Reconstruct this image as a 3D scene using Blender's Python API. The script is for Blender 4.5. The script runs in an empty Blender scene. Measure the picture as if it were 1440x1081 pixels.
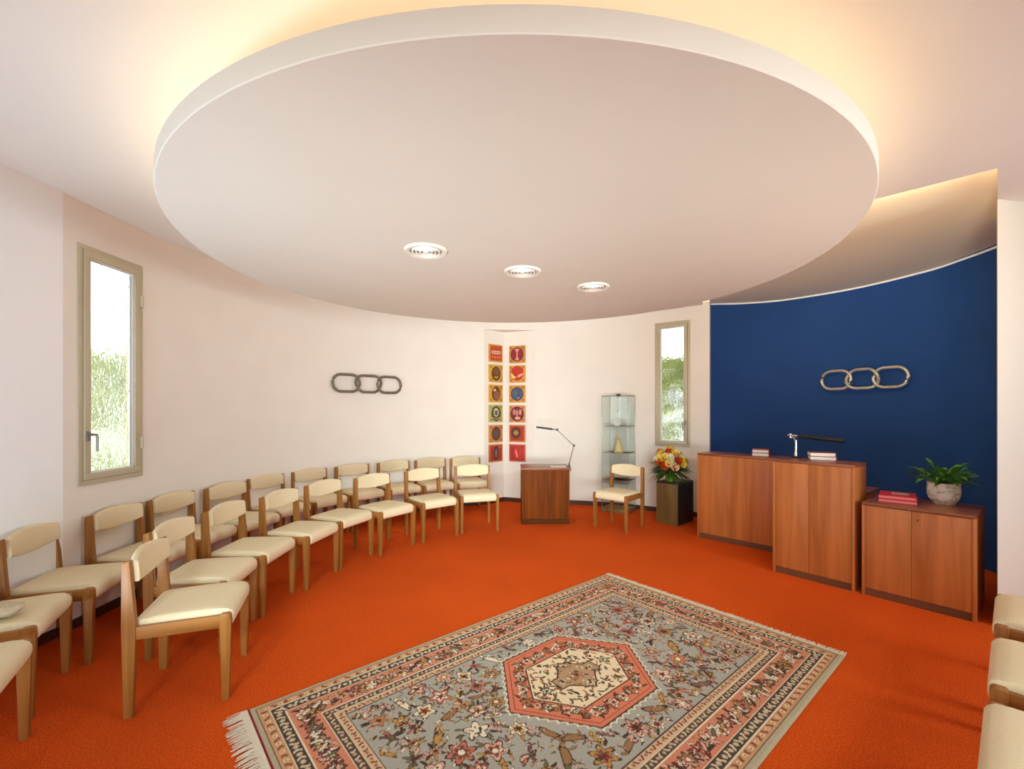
import bpy, bmesh, math, random
import numpy as np
from mathutils import Vector, Matrix

PI = math.pi
rnd = random.Random(7)
scene = bpy.context.scene
COL = scene.collection

# ------------------------------------------------------------------ helpers
def lin(c):
    c = c / 255.0
    return c / 12.92 if c <= 0.04045 else ((c + 0.055) / 1.055) ** 2.4

def rgb(r, g, b):
    return (lin(r), lin(g), lin(b), 1.0)

def new_mat(name):
    m = bpy.data.materials.new(name)
    m.use_nodes = True
    nt = m.node_tree
    return m, nt, nt.nodes['Principled BSDF']

def mat(name, c, rough=0.6, metal=0.0, var=0.06, scale=8.0, bump=0.0, bscale=80.0, spec=0.5, stretch=None):
    m, nt, b = new_mat(name)
    tc = nt.nodes.new('ShaderNodeTexCoord')
    mp = nt.nodes.new('ShaderNodeMapping')
    if stretch: mp.inputs['Scale'].default_value = stretch
    nt.links.new(tc.outputs['Object'], mp.inputs['Vector'])
    n = nt.nodes.new('ShaderNodeTexNoise')
    n.inputs['Scale'].default_value = scale
    n.inputs['Detail'].default_value = 4
    nt.links.new(mp.outputs['Vector'], n.inputs['Vector'])
    r = nt.nodes.new('ShaderNodeValToRGB')
    lo = tuple(max(0, x * (1 - var)) for x in c[:3]) + (1,)
    hi = tuple(min(1, x * (1 + var)) for x in c[:3]) + (1,)
    r.color_ramp.elements[0].position = 0.3; r.color_ramp.elements[0].color = lo
    r.color_ramp.elements[1].position = 0.7; r.color_ramp.elements[1].color = hi
    nt.links.new(n.outputs['Fac'], r.inputs['Fac'])
    nt.links.new(r.outputs['Color'], b.inputs['Base Color'])
    b.inputs['Roughness'].default_value = rough
    b.inputs['Metallic'].default_value = metal
    b.inputs['Specular IOR Level'].default_value = spec
    if bump > 0:
        n2 = nt.nodes.new('ShaderNodeTexNoise')
        n2.inputs['Scale'].default_value = bscale
        n2.inputs['Detail'].default_value = 3
        nt.links.new(tc.outputs['Object'], n2.inputs['Vector'])
        bp = nt.nodes.new('ShaderNodeBump')
        bp.inputs['Strength'].default_value = bump
        bp.inputs['Distance'].default_value = 0.01
        nt.links.new(n2.outputs['Fac'], bp.inputs['Height'])
        nt.links.new(bp.outputs['Normal'], b.inputs['Normal'])
    return m

def wood(name, dark, light, rough=0.45, axis='Z', scale=9.0, spec=0.4):
    m, nt, b = new_mat(name)
    tc = nt.nodes.new('ShaderNodeTexCoord')
    mp = nt.nodes.new('ShaderNodeMapping')
    s = {'Z': (1, 1, 0.06), 'X': (0.06, 1, 1), 'Y': (1, 0.06, 1)}[axis]
    mp.inputs['Scale'].default_value = s
    nt.links.new(tc.outputs['Object'], mp.inputs['Vector'])
    n = nt.nodes.new('ShaderNodeTexNoise')
    n.inputs['Scale'].default_value = scale * 3
    n.inputs['Detail'].default_value = 6
    n.inputs['Distortion'].default_value = 0.6
    nt.links.new(mp.outputs['Vector'], n.inputs['Vector'])
    r = nt.nodes.new('ShaderNodeValToRGB')
    r.color_ramp.elements[0].position = 0.32; r.color_ramp.elements[0].color = dark
    r.color_ramp.elements[1].position = 0.68; r.color_ramp.elements[1].color = light
    nt.links.new(n.outputs['Fac'], r.inputs['Fac'])
    nt.links.new(r.outputs['Color'], b.inputs['Base Color'])
    b.inputs['Roughness'].default_value = rough
    b.inputs['Specular IOR Level'].default_value = spec
    return m

def link(name, bm, material, parent=None, smooth=False, sharp=None):
    me = bpy.data.meshes.new(name)
    bmesh.ops.recalc_face_normals(bm, faces=bm.faces)
    bm.to_mesh(me); bm.free()
    if smooth:
        for p in me.polygons: p.use_smooth = True
        if sharp is not None:
            me.set_sharp_from_angle(angle=math.radians(sharp))
    o = bpy.data.objects.new(name, me)
    if material: me.materials.append(material)
    COL.objects.link(o)
    if parent: o.parent = parent
    return o

def tag(o, label=None, cat=None, group=None, kind=None):
    if label: o['label'] = label
    if cat: o['category'] = cat
    if group: o['group'] = group
    if kind: o['kind'] = kind
    return o

def thing(name, label, cat, loc=(0, 0, 0), rz=0.0, group=None, kind=None):
    o = bpy.data.objects.new(name, None)
    o.empty_display_size = 0.1
    COL.objects.link(o)
    o.location = loc; o.rotation_euler = (0, 0, rz)
    return tag(o, label, cat, group, kind)

def box(bm, x0, x1, y0, y1, z0, z1, bevel=0.0, M=None):
    vs = [bm.verts.new((x, y, z)) for x in (x0, x1) for y in (y0, y1) for z in (z0, z1)]
    f = [(0, 1, 3, 2), (4, 6, 7, 5), (0, 4, 5, 1), (2, 3, 7, 6), (0, 2, 6, 4), (1, 5, 7, 3)]
    fs = [bm.faces.new([vs[i] for i in q]) for q in f]
    if bevel > 0:
        es = list({e for q in fs for e in q.edges})
        r = bmesh.ops.bevel(bm, geom=es, offset=bevel, segments=2, affect='EDGES', profile=0.6)
        vs = list({v for q in r['faces'] for v in q.verts} | {v for v in vs if v.is_valid})
    if M is not None:
        bmesh.ops.transform(bm, matrix=M, verts=[v for v in vs if v.is_valid])
    return vs

def nbm(): return bmesh.new()

def box_obj(name, dims, m, parent=None, bevel=0.003, M=None):
    bm = nbm(); box(bm, *dims, bevel=bevel, M=M)
    return link(name, bm, m, parent, smooth=bevel > 0, sharp=35)

def prism(bm, prof, y0, y1, plane='XZ', bevel=0.0):
    """extrude a 2-D profile; plane XZ extrudes along y, XY along z"""
    def P(a, b, t): return (a, t, b) if plane == 'XZ' else (a, b, t)
    A = [bm.verts.new(P(a, b, y0)) for a, b in prof]
    B = [bm.verts.new(P(a, b, y1)) for a, b in prof]
    n = len(prof); fs = [bm.faces.new(A), bm.faces.new(B[::-1])]
    for i in range(n):
        fs.append(bm.faces.new((A[i], B[i], B[(i + 1) % n], A[(i + 1) % n])))
    if bevel > 0:
        es = list({e for q in fs for e in q.edges})
        bmesh.ops.bevel(bm, geom=es, offset=bevel, segments=2, affect='EDGES', profile=0.6)

def lathe(bm, prof, segs=40, centre=(0, 0, 0), close=False):
    rings = []
    for r, z in prof:
        if r < 1e-6:
            rings.append([bm.verts.new((centre[0], centre[1], centre[2] + z))])
        else:
            rings.append([bm.verts.new((centre[0] + r * math.cos(2 * PI * i / segs), centre[1] + r * math.sin(2 * PI * i / segs), centre[2] + z)) for i in range(segs)])
    pairs = list(zip(rings, rings[1:]))
    if close: pairs.append((rings[-1], rings[0]))
    for a, b in pairs:
        for i in range(segs):
            j = (i + 1) % segs
            if len(a) == 1 and len(b) == 1: continue
            if len(a) == 1: bm.faces.new((a[0], b[i], b[j]))
            elif len(b) == 1: bm.faces.new((a[i], b[0], a[j]))
            else: bm.faces.new((a[i], b[i], b[j], a[j]))

def tube(bm, pts, r, segs=10, closed=False):
    pts = [Vector(p) for p in pts]; n = len(pts); rings = []
    radii = r if isinstance(r, (list, tuple)) else [r] * n
    for i, p in enumerate(pts):
        if closed: t = pts[(i + 1) % n] - pts[i - 1]
        else: t = pts[min(i + 1, n - 1)] - pts[max(i - 1, 0)]
        t.normalize()
        up = Vector((0, 0, 1)) if abs(t.z) < 0.95 else Vector((1, 0, 0))
        a = t.cross(up).normalized(); b = t.cross(a)
        rings.append([bm.verts.new(p + (a * math.cos(2 * PI * k / segs) + b * math.sin(2 * PI * k / segs)) * radii[i]) for k in range(segs)])
    m = n if closed else n - 1
    for i in range(m):
        A, B = rings[i], rings[(i + 1) % n]
        for k in range(segs):
            bm.faces.new((A[k], A[(k + 1) % segs], B[(k + 1) % segs], B[k]))
    if not closed:
        bm.faces.new(rings[0][::-1]); bm.faces.new(rings[-1])

def loft(bm, sections, cap=True):
    R = [[bm.verts.new(p) for p in s] for s in sections]
    for A, B in zip(R, R[1:]):
        n = len(A)
        for i in range(n):
            bm.faces.new((A[i], A[(i + 1) % n], B[(i + 1) % n], B[i]))
    if cap:
        bm.faces.new(R[0][::-1]); bm.faces.new(R[-1])

def copy_tree(o, parent=None):
    c = o.copy(); COL.objects.link(c)
    if parent: c.parent = parent
    for ch in list(o.children): copy_tree(ch, c)
    return c

# ------------------------------------------------------------------ materials
M_WALL = mat('cream_plaster', rgb(243, 236, 228), 0.9, var=0.015, scale=3, bump=0.05, bscale=60, spec=0.2)
M_WHITE = mat('white_plaster', rgb(250, 251, 252), 0.9, var=0.01, scale=3, bump=0.05, bscale=60, spec=0.2)
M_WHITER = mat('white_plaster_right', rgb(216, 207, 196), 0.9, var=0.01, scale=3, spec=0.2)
M_CEIL = mat('ceiling_paint', rgb(230, 224, 217), 0.95, var=0.012, scale=2, spec=0.15)
M_RECESS = mat('recess_ceiling_lit_tint', rgb(242, 230, 206), 0.95, var=0.012, scale=2, spec=0.15)  # ceiling paint with the recess's warm light put into its colour
M_DISC = mat('disc_paint', rgb(224, 218, 207), 0.95, var=0.012, scale=2, spec=0.15)
M_BLUE = mat('blue_paint', rgb(33, 72, 134), 0.75, var=0.05, scale=2.5, bump=0.03, bscale=50, spec=0.25)
M_BASE = mat('dark_baseboard', rgb(74, 42, 28), 0.5, var=0.1)
M_OAK = wood('oak', rgb(134, 84, 32), rgb(172, 116, 54), 0.42, 'Z', 7)
M_OAKX = wood('oak_rail', rgb(134, 84, 32), rgb(172, 116, 54), 0.42, 'X', 7)
M_FAB = mat('beige_wool', rgb(240, 224, 188), 0.95, var=0.06, scale=220, bump=0.35, bscale=420, spec=0.1)
M_TEAK = wood('teak_veneer', rgb(168, 98, 44), rgb(194, 118, 60), 0.4, 'Z', 6)
M_PLINTH = mat('podium_plinth_wood', rgb(84, 46, 20), 0.7, var=0.1, spec=0.05)
M_PODIUM = wood('podium_veneer', rgb(92, 44, 12), rgb(122, 62, 18), 0.55, 'Z', 6, 0.08)
M_TEAKT = wood('teak_top', rgb(122, 68, 38), rgb(156, 92, 54), 0.3, 'X', 6)
M_TEAKD = wood('teak_plinth', rgb(98, 58, 32), rgb(126, 76, 44), 0.5, 'X', 6)
M_DKWOOD = wood('dark_brown_wood', rgb(92, 70, 38), rgb(122, 96, 56), 0.35, 'Z', 5)
M_DKWOODX = mat('near_black_wood', rgb(36, 28, 22), 0.4, var=0.15)
M_ALU = mat('bronze_aluminium', rgb(200, 190, 164), 0.42, 0.25, var=0.04, scale=5)
M_METAL = mat('grey_steel', rgb(150, 148, 144), 0.3, 0.9, var=0.05)
M_CHROME = mat('chrome', rgb(205, 205, 205), 0.15, 1.0, var=0.02)
M_BLACK = mat('black_lacquer', rgb(22, 26, 26), 0.35, 0.0, var=0.1)
M_DKGREY = mat('dark_grey_metal', rgb(72, 70, 66), 0.4, 0.5, var=0.08)
M_IRON = mat('galvanised_iron', rgb(128, 118, 102), 0.5, 0.55, var=0.22, scale=40, bump=0.3, bscale=60)
M_SILVER = mat('silver_iron', rgb(206, 200, 188), 0.4, 0.6, var=0.14, scale=40, bump=0.25, bscale=60)
M_SHELFW = wood('vitrine_base_wood', rgb(120, 92, 56), rgb(150, 118, 76), 0.5, 'X', 6)
M_PORC = mat('white_porcelain', rgb(240, 236, 226), 0.3, var=0.02)
M_GOLD = mat('pale_gold_ceramic', rgb(226, 204, 140), 0.4, 0.1, var=0.05)
M_PAPER = mat('paper', rgb(240, 236, 228), 0.8, var=0.02)
M_PAGES = mat('book_pages', rgb(232, 222, 206), 0.85, var=0.1, scale=60, stretch=(0.02, 0.02, 6))
M_REDBK = mat('red_cloth_cover', rgb(196, 40, 52), 0.5, var=0.05)
M_SPINE = mat('pale_red_spine', rgb(226, 120, 120), 0.5, var=0.06)
M_BRICKBK = mat('dull_red_cover', rgb(150, 62, 50), 0.55, var=0.06)
M_LEAF = mat('dark_green_leaf', rgb(70, 124, 34), 0.45, var=0.45, scale=9)
M_LEAF2 = mat('bouquet_leaf', rgb(52, 84, 30), 0.5, var=0.5, scale=12)
M_SOIL = mat('soil', rgb(40, 30, 22), 0.9, var=0.3, scale=60)
M_LINEN = mat('beige_folded_wool', rgb(214, 200, 172), 0.95, var=0.1, scale=60, bump=0.6, bscale=160, spec=0.1)

def pot_mat():
    m, nt, b = new_mat('carved_pot')
    tc = nt.nodes.new('ShaderNodeTexCoord')
    v = nt.nodes.new('ShaderNodeTexVoronoi'); v.feature = 'DISTANCE_TO_EDGE'; v.inputs['Scale'].default_value = 17
    w = nt.nodes.new('ShaderNodeTexNoise'); w.inputs['Scale'].default_value = 9
    mx = nt.nodes.new('ShaderNodeMixRGB'); mx.inputs['Fac'].default_value = 0.06
    nt.links.new(tc.outputs['Object'], mx.inputs['Color1']); nt.links.new(w.outputs['Color'], mx.inputs['Color2'])
    nt.links.new(mx.outputs['Color'], v.inputs['Vector'])
    r = nt.nodes.new('ShaderNodeValToRGB')
    r.color_ramp.elements[0].position = 0.02; r.color_ramp.elements[0].color = rgb(192, 180, 160)
    r.color_ramp.elements[1].position = 0.10; r.color_ramp.elements[1].color = rgb(238, 230, 216)
    nt.links.new(v.outputs['Distance'], r.inputs['Fac']); nt.links.new(r.outputs['Color'], b.inputs['Base Color'])
    bp = nt.nodes.new('ShaderNodeBump'); bp.inputs['Strength'].default_value = 0.5; bp.inputs['Distance'].default_value = 0.01
    nt.links.new(r.outputs['Color'], bp.inputs['Height']); nt.links.new(bp.outputs['Normal'], b.inputs['Normal'])
    b.inputs['Roughness'].default_value = 0.7
    return m
M_POT = pot_mat()

def carpet_mat():
    m, nt, b = new_mat('orange_carpet')
    tc = nt.nodes.new('ShaderNodeTexCoord')
    n = nt.nodes.new('ShaderNodeTexNoise'); n.inputs['Scale'].default_value = 130; n.inputs['Detail'].default_value = 5; n.inputs['Roughness'].default_value = 0.75
    n2 = nt.nodes.new('ShaderNodeTexNoise'); n2.inputs['Scale'].default_value = 1.1; n2.inputs['Detail'].default_value = 4
    for q in (n, n2): nt.links.new(tc.outputs['Object'], q.inputs['Vector'])
    r = nt.nodes.new('ShaderNodeValToRGB')
    e = r.color_ramp.elements
    e[0].position = 0.30; e[0].color = rgb(184, 54, 12)
    e[1].position = 0.72; e[1].color = rgb(246, 122, 54)
    k = e.new(0.5); k.color = rgb(222, 86, 24)
    nt.links.new(n.outputs['Fac'], r.inputs['Fac'])
    mx = nt.nodes.new('ShaderNodeMixRGB'); mx.blend_type = 'MULTIPLY'; mx.inputs['Fac'].default_value = 1
    r2 = nt.nodes.new('ShaderNodeValToRGB')
    r2.color_ramp.elements[0].position = 0.3; r2.color_ramp.elements[0].color = (0.86, 0.86, 0.86, 1)
    r2.color_ramp.elements[1].position = 0.7; r2.color_ramp.elements[1].color = (1, 1, 1, 1)
    nt.links.new(n2.outputs['Fac'], r2.inputs['Fac'])
    nt.links.new(r.outputs['Color'], mx.inputs['Color1']); nt.links.new(r2.outputs['Color'], mx.inputs['Color2'])
    nt.links.new(mx.outputs['Color'], b.inputs['Base Color'])
    b.inputs['Roughness'].default_value = 1.0; b.inputs['Specular IOR Level'].default_value = 0.05
    bp = nt.nodes.new('ShaderNodeBump'); bp.inputs['Strength'].default_value = 0.6; bp.inputs['Distance'].default_value = 0.01
    nt.links.new(n.outputs['Fac'], bp.inputs['Height']); nt.links.new(bp.outputs['Normal'], b.inputs['Normal'])
    return m
M_CARPET = carpet_mat()

def glass_mat(name, tint, pattern=False, rough=0.0):
    m, nt, b = new_mat(name)
    b.inputs['Base Color'].default_value = tint
    b.inputs['Transmission Weight'].default_value = 1.0
    b.inputs['Roughness'].default_value = rough
    b.inputs['IOR'].default_value = 1.3 if pattern else 1.45
    if pattern:
        tc = nt.nodes.new('ShaderNodeTexCoord')
        mp = nt.nodes.new('ShaderNodeMapping'); mp.inputs['Scale'].default_value = (1, 1, 0.5)
        nt.links.new(tc.outputs['Object'], mp.inputs['Vector'])
        v = nt.nodes.new('ShaderNodeTexNoise'); v.inputs['Scale'].default_value = 24; v.inputs['Detail'].default_value = 2
        nt.links.new(mp.outputs['Vector'], v.inputs['Vector'])
        bp = nt.nodes.new('ShaderNodeBump'); bp.inputs['Strength'].default_value = 0.72; bp.inputs['Distance'].default_value = 0.02
        nt.links.new(v.outputs['Fac'], bp.inputs['Height']); nt.links.new(bp.outputs['Normal'], b.inputs['Normal'])
    return m

def thin_glass(name, tint, refl=0.035):
    """thin sheet glass: mostly see-through with a faint reflection"""
    m = bpy.data.materials.new(name); m.use_nodes = True
    nt = m.node_tree; nt.nodes.clear()
    o = nt.nodes.new('ShaderNodeOutputMaterial'); mix = nt.nodes.new('ShaderNodeMixShader')
    t = nt.nodes.new('ShaderNodeBsdfTransparent'); t.inputs['Color'].default_value = tint
    g = nt.nodes.new('ShaderNodeBsdfGlossy'); g.inputs['Roughness'].default_value = 0.03
    mix.inputs['Fac'].default_value = refl
    nt.links.new(t.outputs[0], mix.inputs[1]); nt.links.new(g.outputs[0], mix.inputs[2])
    nt.links.new(mix.outputs[0], o.inputs['Surface'])
    return m
M_PANE = glass_mat('patterned_glass', (0.97, 0.99, 0.97, 1), True, 0.12)
M_VIT = thin_glass('vitrine_glass', (0.965, 0.985, 0.98, 1))
M_VITE = mat('green_glass_edge', rgb(140, 170, 160), 0.15, var=0.05)
M_VASE = mat('green_glass_vase', rgb(110, 150, 40), 0.15, var=0.15)

def emit(name, c, s):
    m = bpy.data.materials.new(name); m.use_nodes = True
    nt = m.node_tree; nt.nodes.clear()
    o = nt.nodes.new('ShaderNodeOutputMaterial'); e = nt.nodes.new('ShaderNodeEmission')
    e.inputs['Color'].default_value = c; e.inputs['Strength'].default_value = s
    nt.links.new(e.outputs[0], o.inputs['Surface'])
    return m

# ------------------------------------------------------------------ room shell
CX, CY = 0.27, 4.02
CEIL = 2.95
RECESS = 3.0
RK = (0.06032661, -0.4345018, 1.12280125, -1.27206014, 3.74671364)
def wall_pt(t):
    r = 0.0
    for k in RK: r = r * t + k
    return Vector((CX + r * math.cos(t), CY + r * math.sin(t)))
D = math.radians
T0, T1 = D(41.75), D(197.05)
WIN_L = (D(186.5), D(195.2), 0.978, 2.642)
WIN_R = (D(46.6), D(55.0), 0.977, 2.752)
NICHE = (D(88.3), D(102.8), 0.0, 2.762)
ts = {T0, T1}
for w in (WIN_L, WIN_R, NICHE): ts |= {w[0], w[1]}
n = 96
for i in range(n + 1): ts.add(T0 + (T1 - T0) * i / n)
ts = sorted(ts)
ts = [t for i, t in enumerate(ts) if i == 0 or t - ts[i - 1] > 1e-4]
zs = sorted({0.0, CEIL + 0.03, 0.978, 2.642, 0.977, 2.752, 2.762})
bm = nbm()
grid = [[bm.verts.new((*wall_pt(t), z)) for z in zs] for t in ts]
for i in range(len(ts) - 1):
    tm = (ts[i] + ts[i + 1]) / 2
    for j in range(len(zs) - 1):
        zm = (zs[j] + zs[j + 1]) / 2
        if any(w[0] < tm < w[1] and w[2] < zm < w[3] for w in (WIN_L, WIN_R, NICHE)): continue
        bm.faces.new((grid[i][j], grid[i + 1][j], grid[i + 1][j + 1], grid[i][j + 1]))
N1, N2 = wall_pt(NICHE[1]), wall_pt(NICHE[0])
NC = Vector((-0.128, 7.42))
def vquad(bm, a, b, z0, z1):
    bm.faces.new([bm.verts.new(p) for p in ((a[0], a[1], z0), (b[0], b[1], z0), (b[0], b[1], z1), (a[0], a[1], z1))])
vquad(bm, N1, NC, 0, 2.762); vquad(bm, NC, N2, 0, 2.762)
bm.faces.new([bm.verts.new((p[0], p[1], 2.762)) for p in (N1, NC, N2)])
def wall_obj(name, bm, m):
    # turn the faces to the room, keep flat joins sharp
    o = link(name, bm, m, None, True, 12)
    return tag(o, kind='structure')
wall_obj('wall_back', bm, M_WALL)

def poly_wall(name, pts, z0, z1, m):
    bm = nbm()
    for a, b in zip(pts, pts[1:]): vquad(bm, a, b, z0, z1)
    bmesh.ops.remove_doubles(bm, verts=bm.verts, dist=1e-5)
    return wall_obj(name, bm, m)

def spline(P, k=10):
    P = [Vector(p) for p in P]; out = []
    Q = [2 * P[0] - P[1]] + P + [2 * P[-1] - P[-2]]
    for i in range(1, len(Q) - 2):
        for s in range(k):
            t = s / k
            out.append(0.5 * ((2 * Q[i]) + (Q[i + 1] - Q[i - 1]) * t + (2 * Q[i - 1] - 5 * Q[i] + 4 * Q[i + 1] - Q[i + 2]) * t * t + (3 * Q[i] - Q[i - 1] - 3 * Q[i + 1] + Q[i + 2]) * t ** 3))
    out.append(P[-1])
    return out

WL0 = wall_pt(T1)
poly_wall('wall_left', [WL0, (-3.03, 2.55), (-3.25, -1.9)], 0, CEIL + 0.03, M_WHITE)
BLUE = spline([(2.80, 6.375), (3.23, 6.33), (3.70, 6.13), (4.20, 5.56), (4.45, 4.87), (4.46, 4.49), (4.43, 4.14), (4.32, 3.68)], 8)
poly_wall('wall_alcove', BLUE, 0, RECESS + 0.06, M_BLUE)
poly_wall('wall_alcove_jamb', [wall_pt(T0), (2.755, 6.285), (2.80, 6.375)], 0, RECESS + 0.03, M_WHITE)
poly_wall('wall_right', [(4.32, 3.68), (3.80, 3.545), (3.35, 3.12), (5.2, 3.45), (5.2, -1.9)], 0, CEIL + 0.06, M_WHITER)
poly_wall('wall_front', [(5.2, -1.9), (-3.25, -1.9)], 0, CEIL + 0.03, M_WHITE)

bm = nbm()
bm.faces.new([bm.verts.new(p) for p in ((-3.3, -2, 0), (5.3, -2, 0), (5.3, 3.6, 0), (4.9, 5.6, 0), (3.6, 6.8, 0), (2.2, 6.9, 0), (0.8, 7.6, 0), (-0.8, 7.6, 0), (-2.3, 6.2, 0), (-3.2, 4.6, 0))])
tag(link('floor', bm, M_CARPET), kind='structure')

# main ceiling with the squared-off recess over the blue alcove
bm = nbm()
out = [(-3.3, -2), (5.3, -2), (5.3, 3.6), (3.9, 3.632), (2.92, 2.72), (1.5, 4.11), (2.66, 6.3), (2.4, 6.9), (0.8, 7.6), (-0.8, 7.6), (-3.3, 6.2)]
f = bm.faces.new([bm.verts.new((x, y, CEIL)) for x, y in out])
bmesh.ops.triangulate(bm, faces=[f])
for a, b in zip(out[3:6], out[4:7]): vquad(bm, a, b, CEIL, RECESS + 0.06)
tag(link('ceiling', bm, M_CEIL), kind='structure')
bm = nbm()
f = bm.faces.new([bm.verts.new((x, y, 3.05 - 0.02 * ((x - 2.92) * 0.70 + (y - 2.72) * 0.714))) for x, y in ((2.95, 2.70), (1.48, 4.11), (2.6, 6.5), (3.8, 6.7), (5.0, 5.6), (5.0, 3.6), (3.9, 3.60))])
bmesh.ops.triangulate(bm, faces=[f])
alc = tag(link('ceiling_alcove', bm, M_RECESS), kind='structure')
# concealed light strip behind the edge of the main ceiling
M_STRIP = emit('warm_strip', (1.0, 0.80, 0.46, 1), 120.0)
bm = nbm()
for a, b in (((2.92, 2.72), (1.62, 3.99)),):
    a, b = Vector(a), Vector(b); dd = (b - a).normalized(); nn = Vector((-dd.y, dd.x))
    if nn.dot(Vector((3.6, 4.8)) - a) < 0: nn = -nn
    p0, p1 = a + dd * 0.02 + nn * 0.004, b + nn * 0.004
    bm.faces.new([bm.verts.new(q) for q in ((p0.x, p0.y, CEIL + 0.03), (p1.x, p1.y, CEIL + 0.03), (p1.x, p1.y, CEIL + 0.05), (p0.x, p0.y, CEIL + 0.05))])
link('light_strip', bm, M_STRIP, alc)

# white line where the blue wall meets the ceiling, and baseboards
def strip(name, pts, z0, z1, off, m):
    pts = [Vector((p[0], p[1])) for p in pts]; bm = nbm(); secs = []
    for i, p in enumerate(pts):
        t = (pts[min(i + 1, len(pts) - 1)] - pts[max(i - 1, 0)]).normalized()
        nrm = Vector((-t.y, t.x))
        if nrm.dot(Vector((CX, CY)) - p) < 0: nrm = -nrm
        q = p + nrm * off
        p = p - nrm * 0.004
        secs.append([(p.x, p.y, z0), (q.x, q.y, z0), (q.x, q.y, z1), (p.x, p.y, z1)])
    loft(bm, secs)
    return tag(link(name, bm, m), kind='structure')
strip('trim_1', BLUE[:-4], RECESS - 0.028, RECESS - 0.009, 0.012, M_WHITE)
wl = lambda a, b, k=40: [wall_pt(a + (b - a) * i / k) for i in range(k + 1)]
strip('baseboard_left', wl(NICHE[1], T1), 0, 0.065, 0.014, M_BASE)
strip('baseboard_back', [N1, NC, N2], 0, 0.065, 0.014, M_BASE)
strip('baseboard_right', wl(T0, NICHE[0]), 0, 0.065, 0.014, M_BASE)
strip('baseboard_corner', [WL0, (-3.03, 2.55), (-3.25, -1.9)], 0, 0.065, 0.014, M_BASE)

# suspended disc with its cove light
DX, DY, DR, DZ0, DZ1 = 0.02, 3.535, 2.212, 2.60, 2.688
bm = nbm()
lathe(bm, [(0, DZ0), (DR - 0.004, DZ0), (DR, DZ0 + 0.004), (DR, DZ1 - 0.003), (DR - 0.003, DZ1), (DR - 0.03, DZ1), (DR - 0.03, DZ0 + 0.03), (0, DZ0 + 0.03)], 160, (0, 0, 0))
disc = link('ceiling_disc', bm, M_DISC, None, True, 30)
disc.location = (DX, DY, 0)
tag(disc, kind='structure')
bm = nbm()
lathe(bm, [(DR - 0.14, DZ0 + 0.07), (DR - 0.11, DZ0 + 0.07), (DR - 0.11, DZ0 + 0.075), (DR - 0.14, DZ0 + 0.075)], 128, close=True)
M_LED = emit('warm_led', (1.0, 0.70, 0.37, 1), 9.5)
link('light_strip', bm, M_LED, disc)
bm = nbm()
for k in range(8):
    a = 2 * PI * k / 8 + 0.2
    tube(bm, [(1.5 * math.cos(a), 1.5 * math.sin(a), DZ0 + 0.02), (1.5 * math.cos(a), 1.5 * math.sin(a), CEIL + 0.01)], 0.012, 8)
link('hanger', bm, M_WHITE, disc)

# ------------------------------------------------------------------ windows
def window(name, a, b, z0, z1, handle_left):
    """a, b: wall points at the two jambs, in order left to right as seen from the room"""
    a, b = Vector(a), Vector(b); w = (b - a).length; h = z1 - z0
    ang = math.atan2(b.y - a.y, b.x - a.x)
    root = thing(name, None, None, (a.x, a.y, z0), ang, kind='structure')
    # local: x along the wall, +y outwards
    def ring(bm, x0, x1, zz0, zz1, t, y0, y1):
        box(bm, x0, x1, y0, y1, zz0, zz0 + t, 0.002); box(bm, x0, x1, y0, y1, zz1 - t, zz1, 0.002)
        box(bm, x0, x0 + t, y0, y1, zz0 + t, zz1 - t, 0.002); box(bm, x1 - t, x1, y0, y1, zz0 + t, zz1 - t, 0.002)
    bm = nbm(); ring(bm, -0.012, w + 0.012, -0.012, h + 0.012, 0.034, -0.012, 0.10)
    link('window_frame', bm, M_ALU, root, True, 35)
    bm = nbm(); ring(bm, 0.025, w - 0.025, 0.025, h - 0.025, 0.046, -0.022, 0.045)
    link('window_sash', bm, M_ALU, root, True, 35)
    bm = nbm(); ring(bm, 0.069, w - 0.069, 0.069, h - 0.069, 0.010, -0.004, 0.03)
    link('glazing_bead', bm, M_WHITE, root, True, 35)
    bm = nbm(); box(bm, 0.067, w - 0.067, 0.012, 0.018, 0.067, h - 0.067)
    link('window_pane', bm, M_PANE, root)
    hx = 0.045 if handle_left else w - 0.045
    bm = nbm(); box(bm, hx - 0.012, hx + 0.012, -0.036, -0.02, 0.30, 0.37, 0.003)
    tube(bm, [(hx, -0.03, 0.345), (hx, -0.062, 0.345)], 0.009, 10)
    s = 1 if handle_left else -1
    tube(bm, [(hx - s * 0.012, -0.062, 0.348), (hx + s * 0.026, -0.062, 0.343), (hx + s * 0.03, -0.062, 0.33), (hx + s * 0.03, -0.062, 0.225)], 0.008, 10)
    link('window_handle', bm, M_METAL, root, True, 40)
    gx = w - 0.02 if handle_left else 0.02
    for z in (0.26, h - 0.28):
        bm = nbm(); tube(bm, [(gx, -0.03, z - 0.045), (gx, -0.03, z + 0.045)], 0.011, 10)
        box(bm, gx - 0.014, gx + 0.014, -0.026, -0.01, z - 0.04, z + 0.04, 0.002)
        link('window_hinge', bm, M_ALU, root, True, 40)
    return root
window('window_1', wall_pt(WIN_L[1]), wall_pt(WIN_L[0]), WIN_L[2], WIN_L[3], True)
window('window_2', wall_pt(WIN_R[1]), wall_pt(WIN_R[0]), WIN_R[2], WIN_R[3], False)

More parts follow.
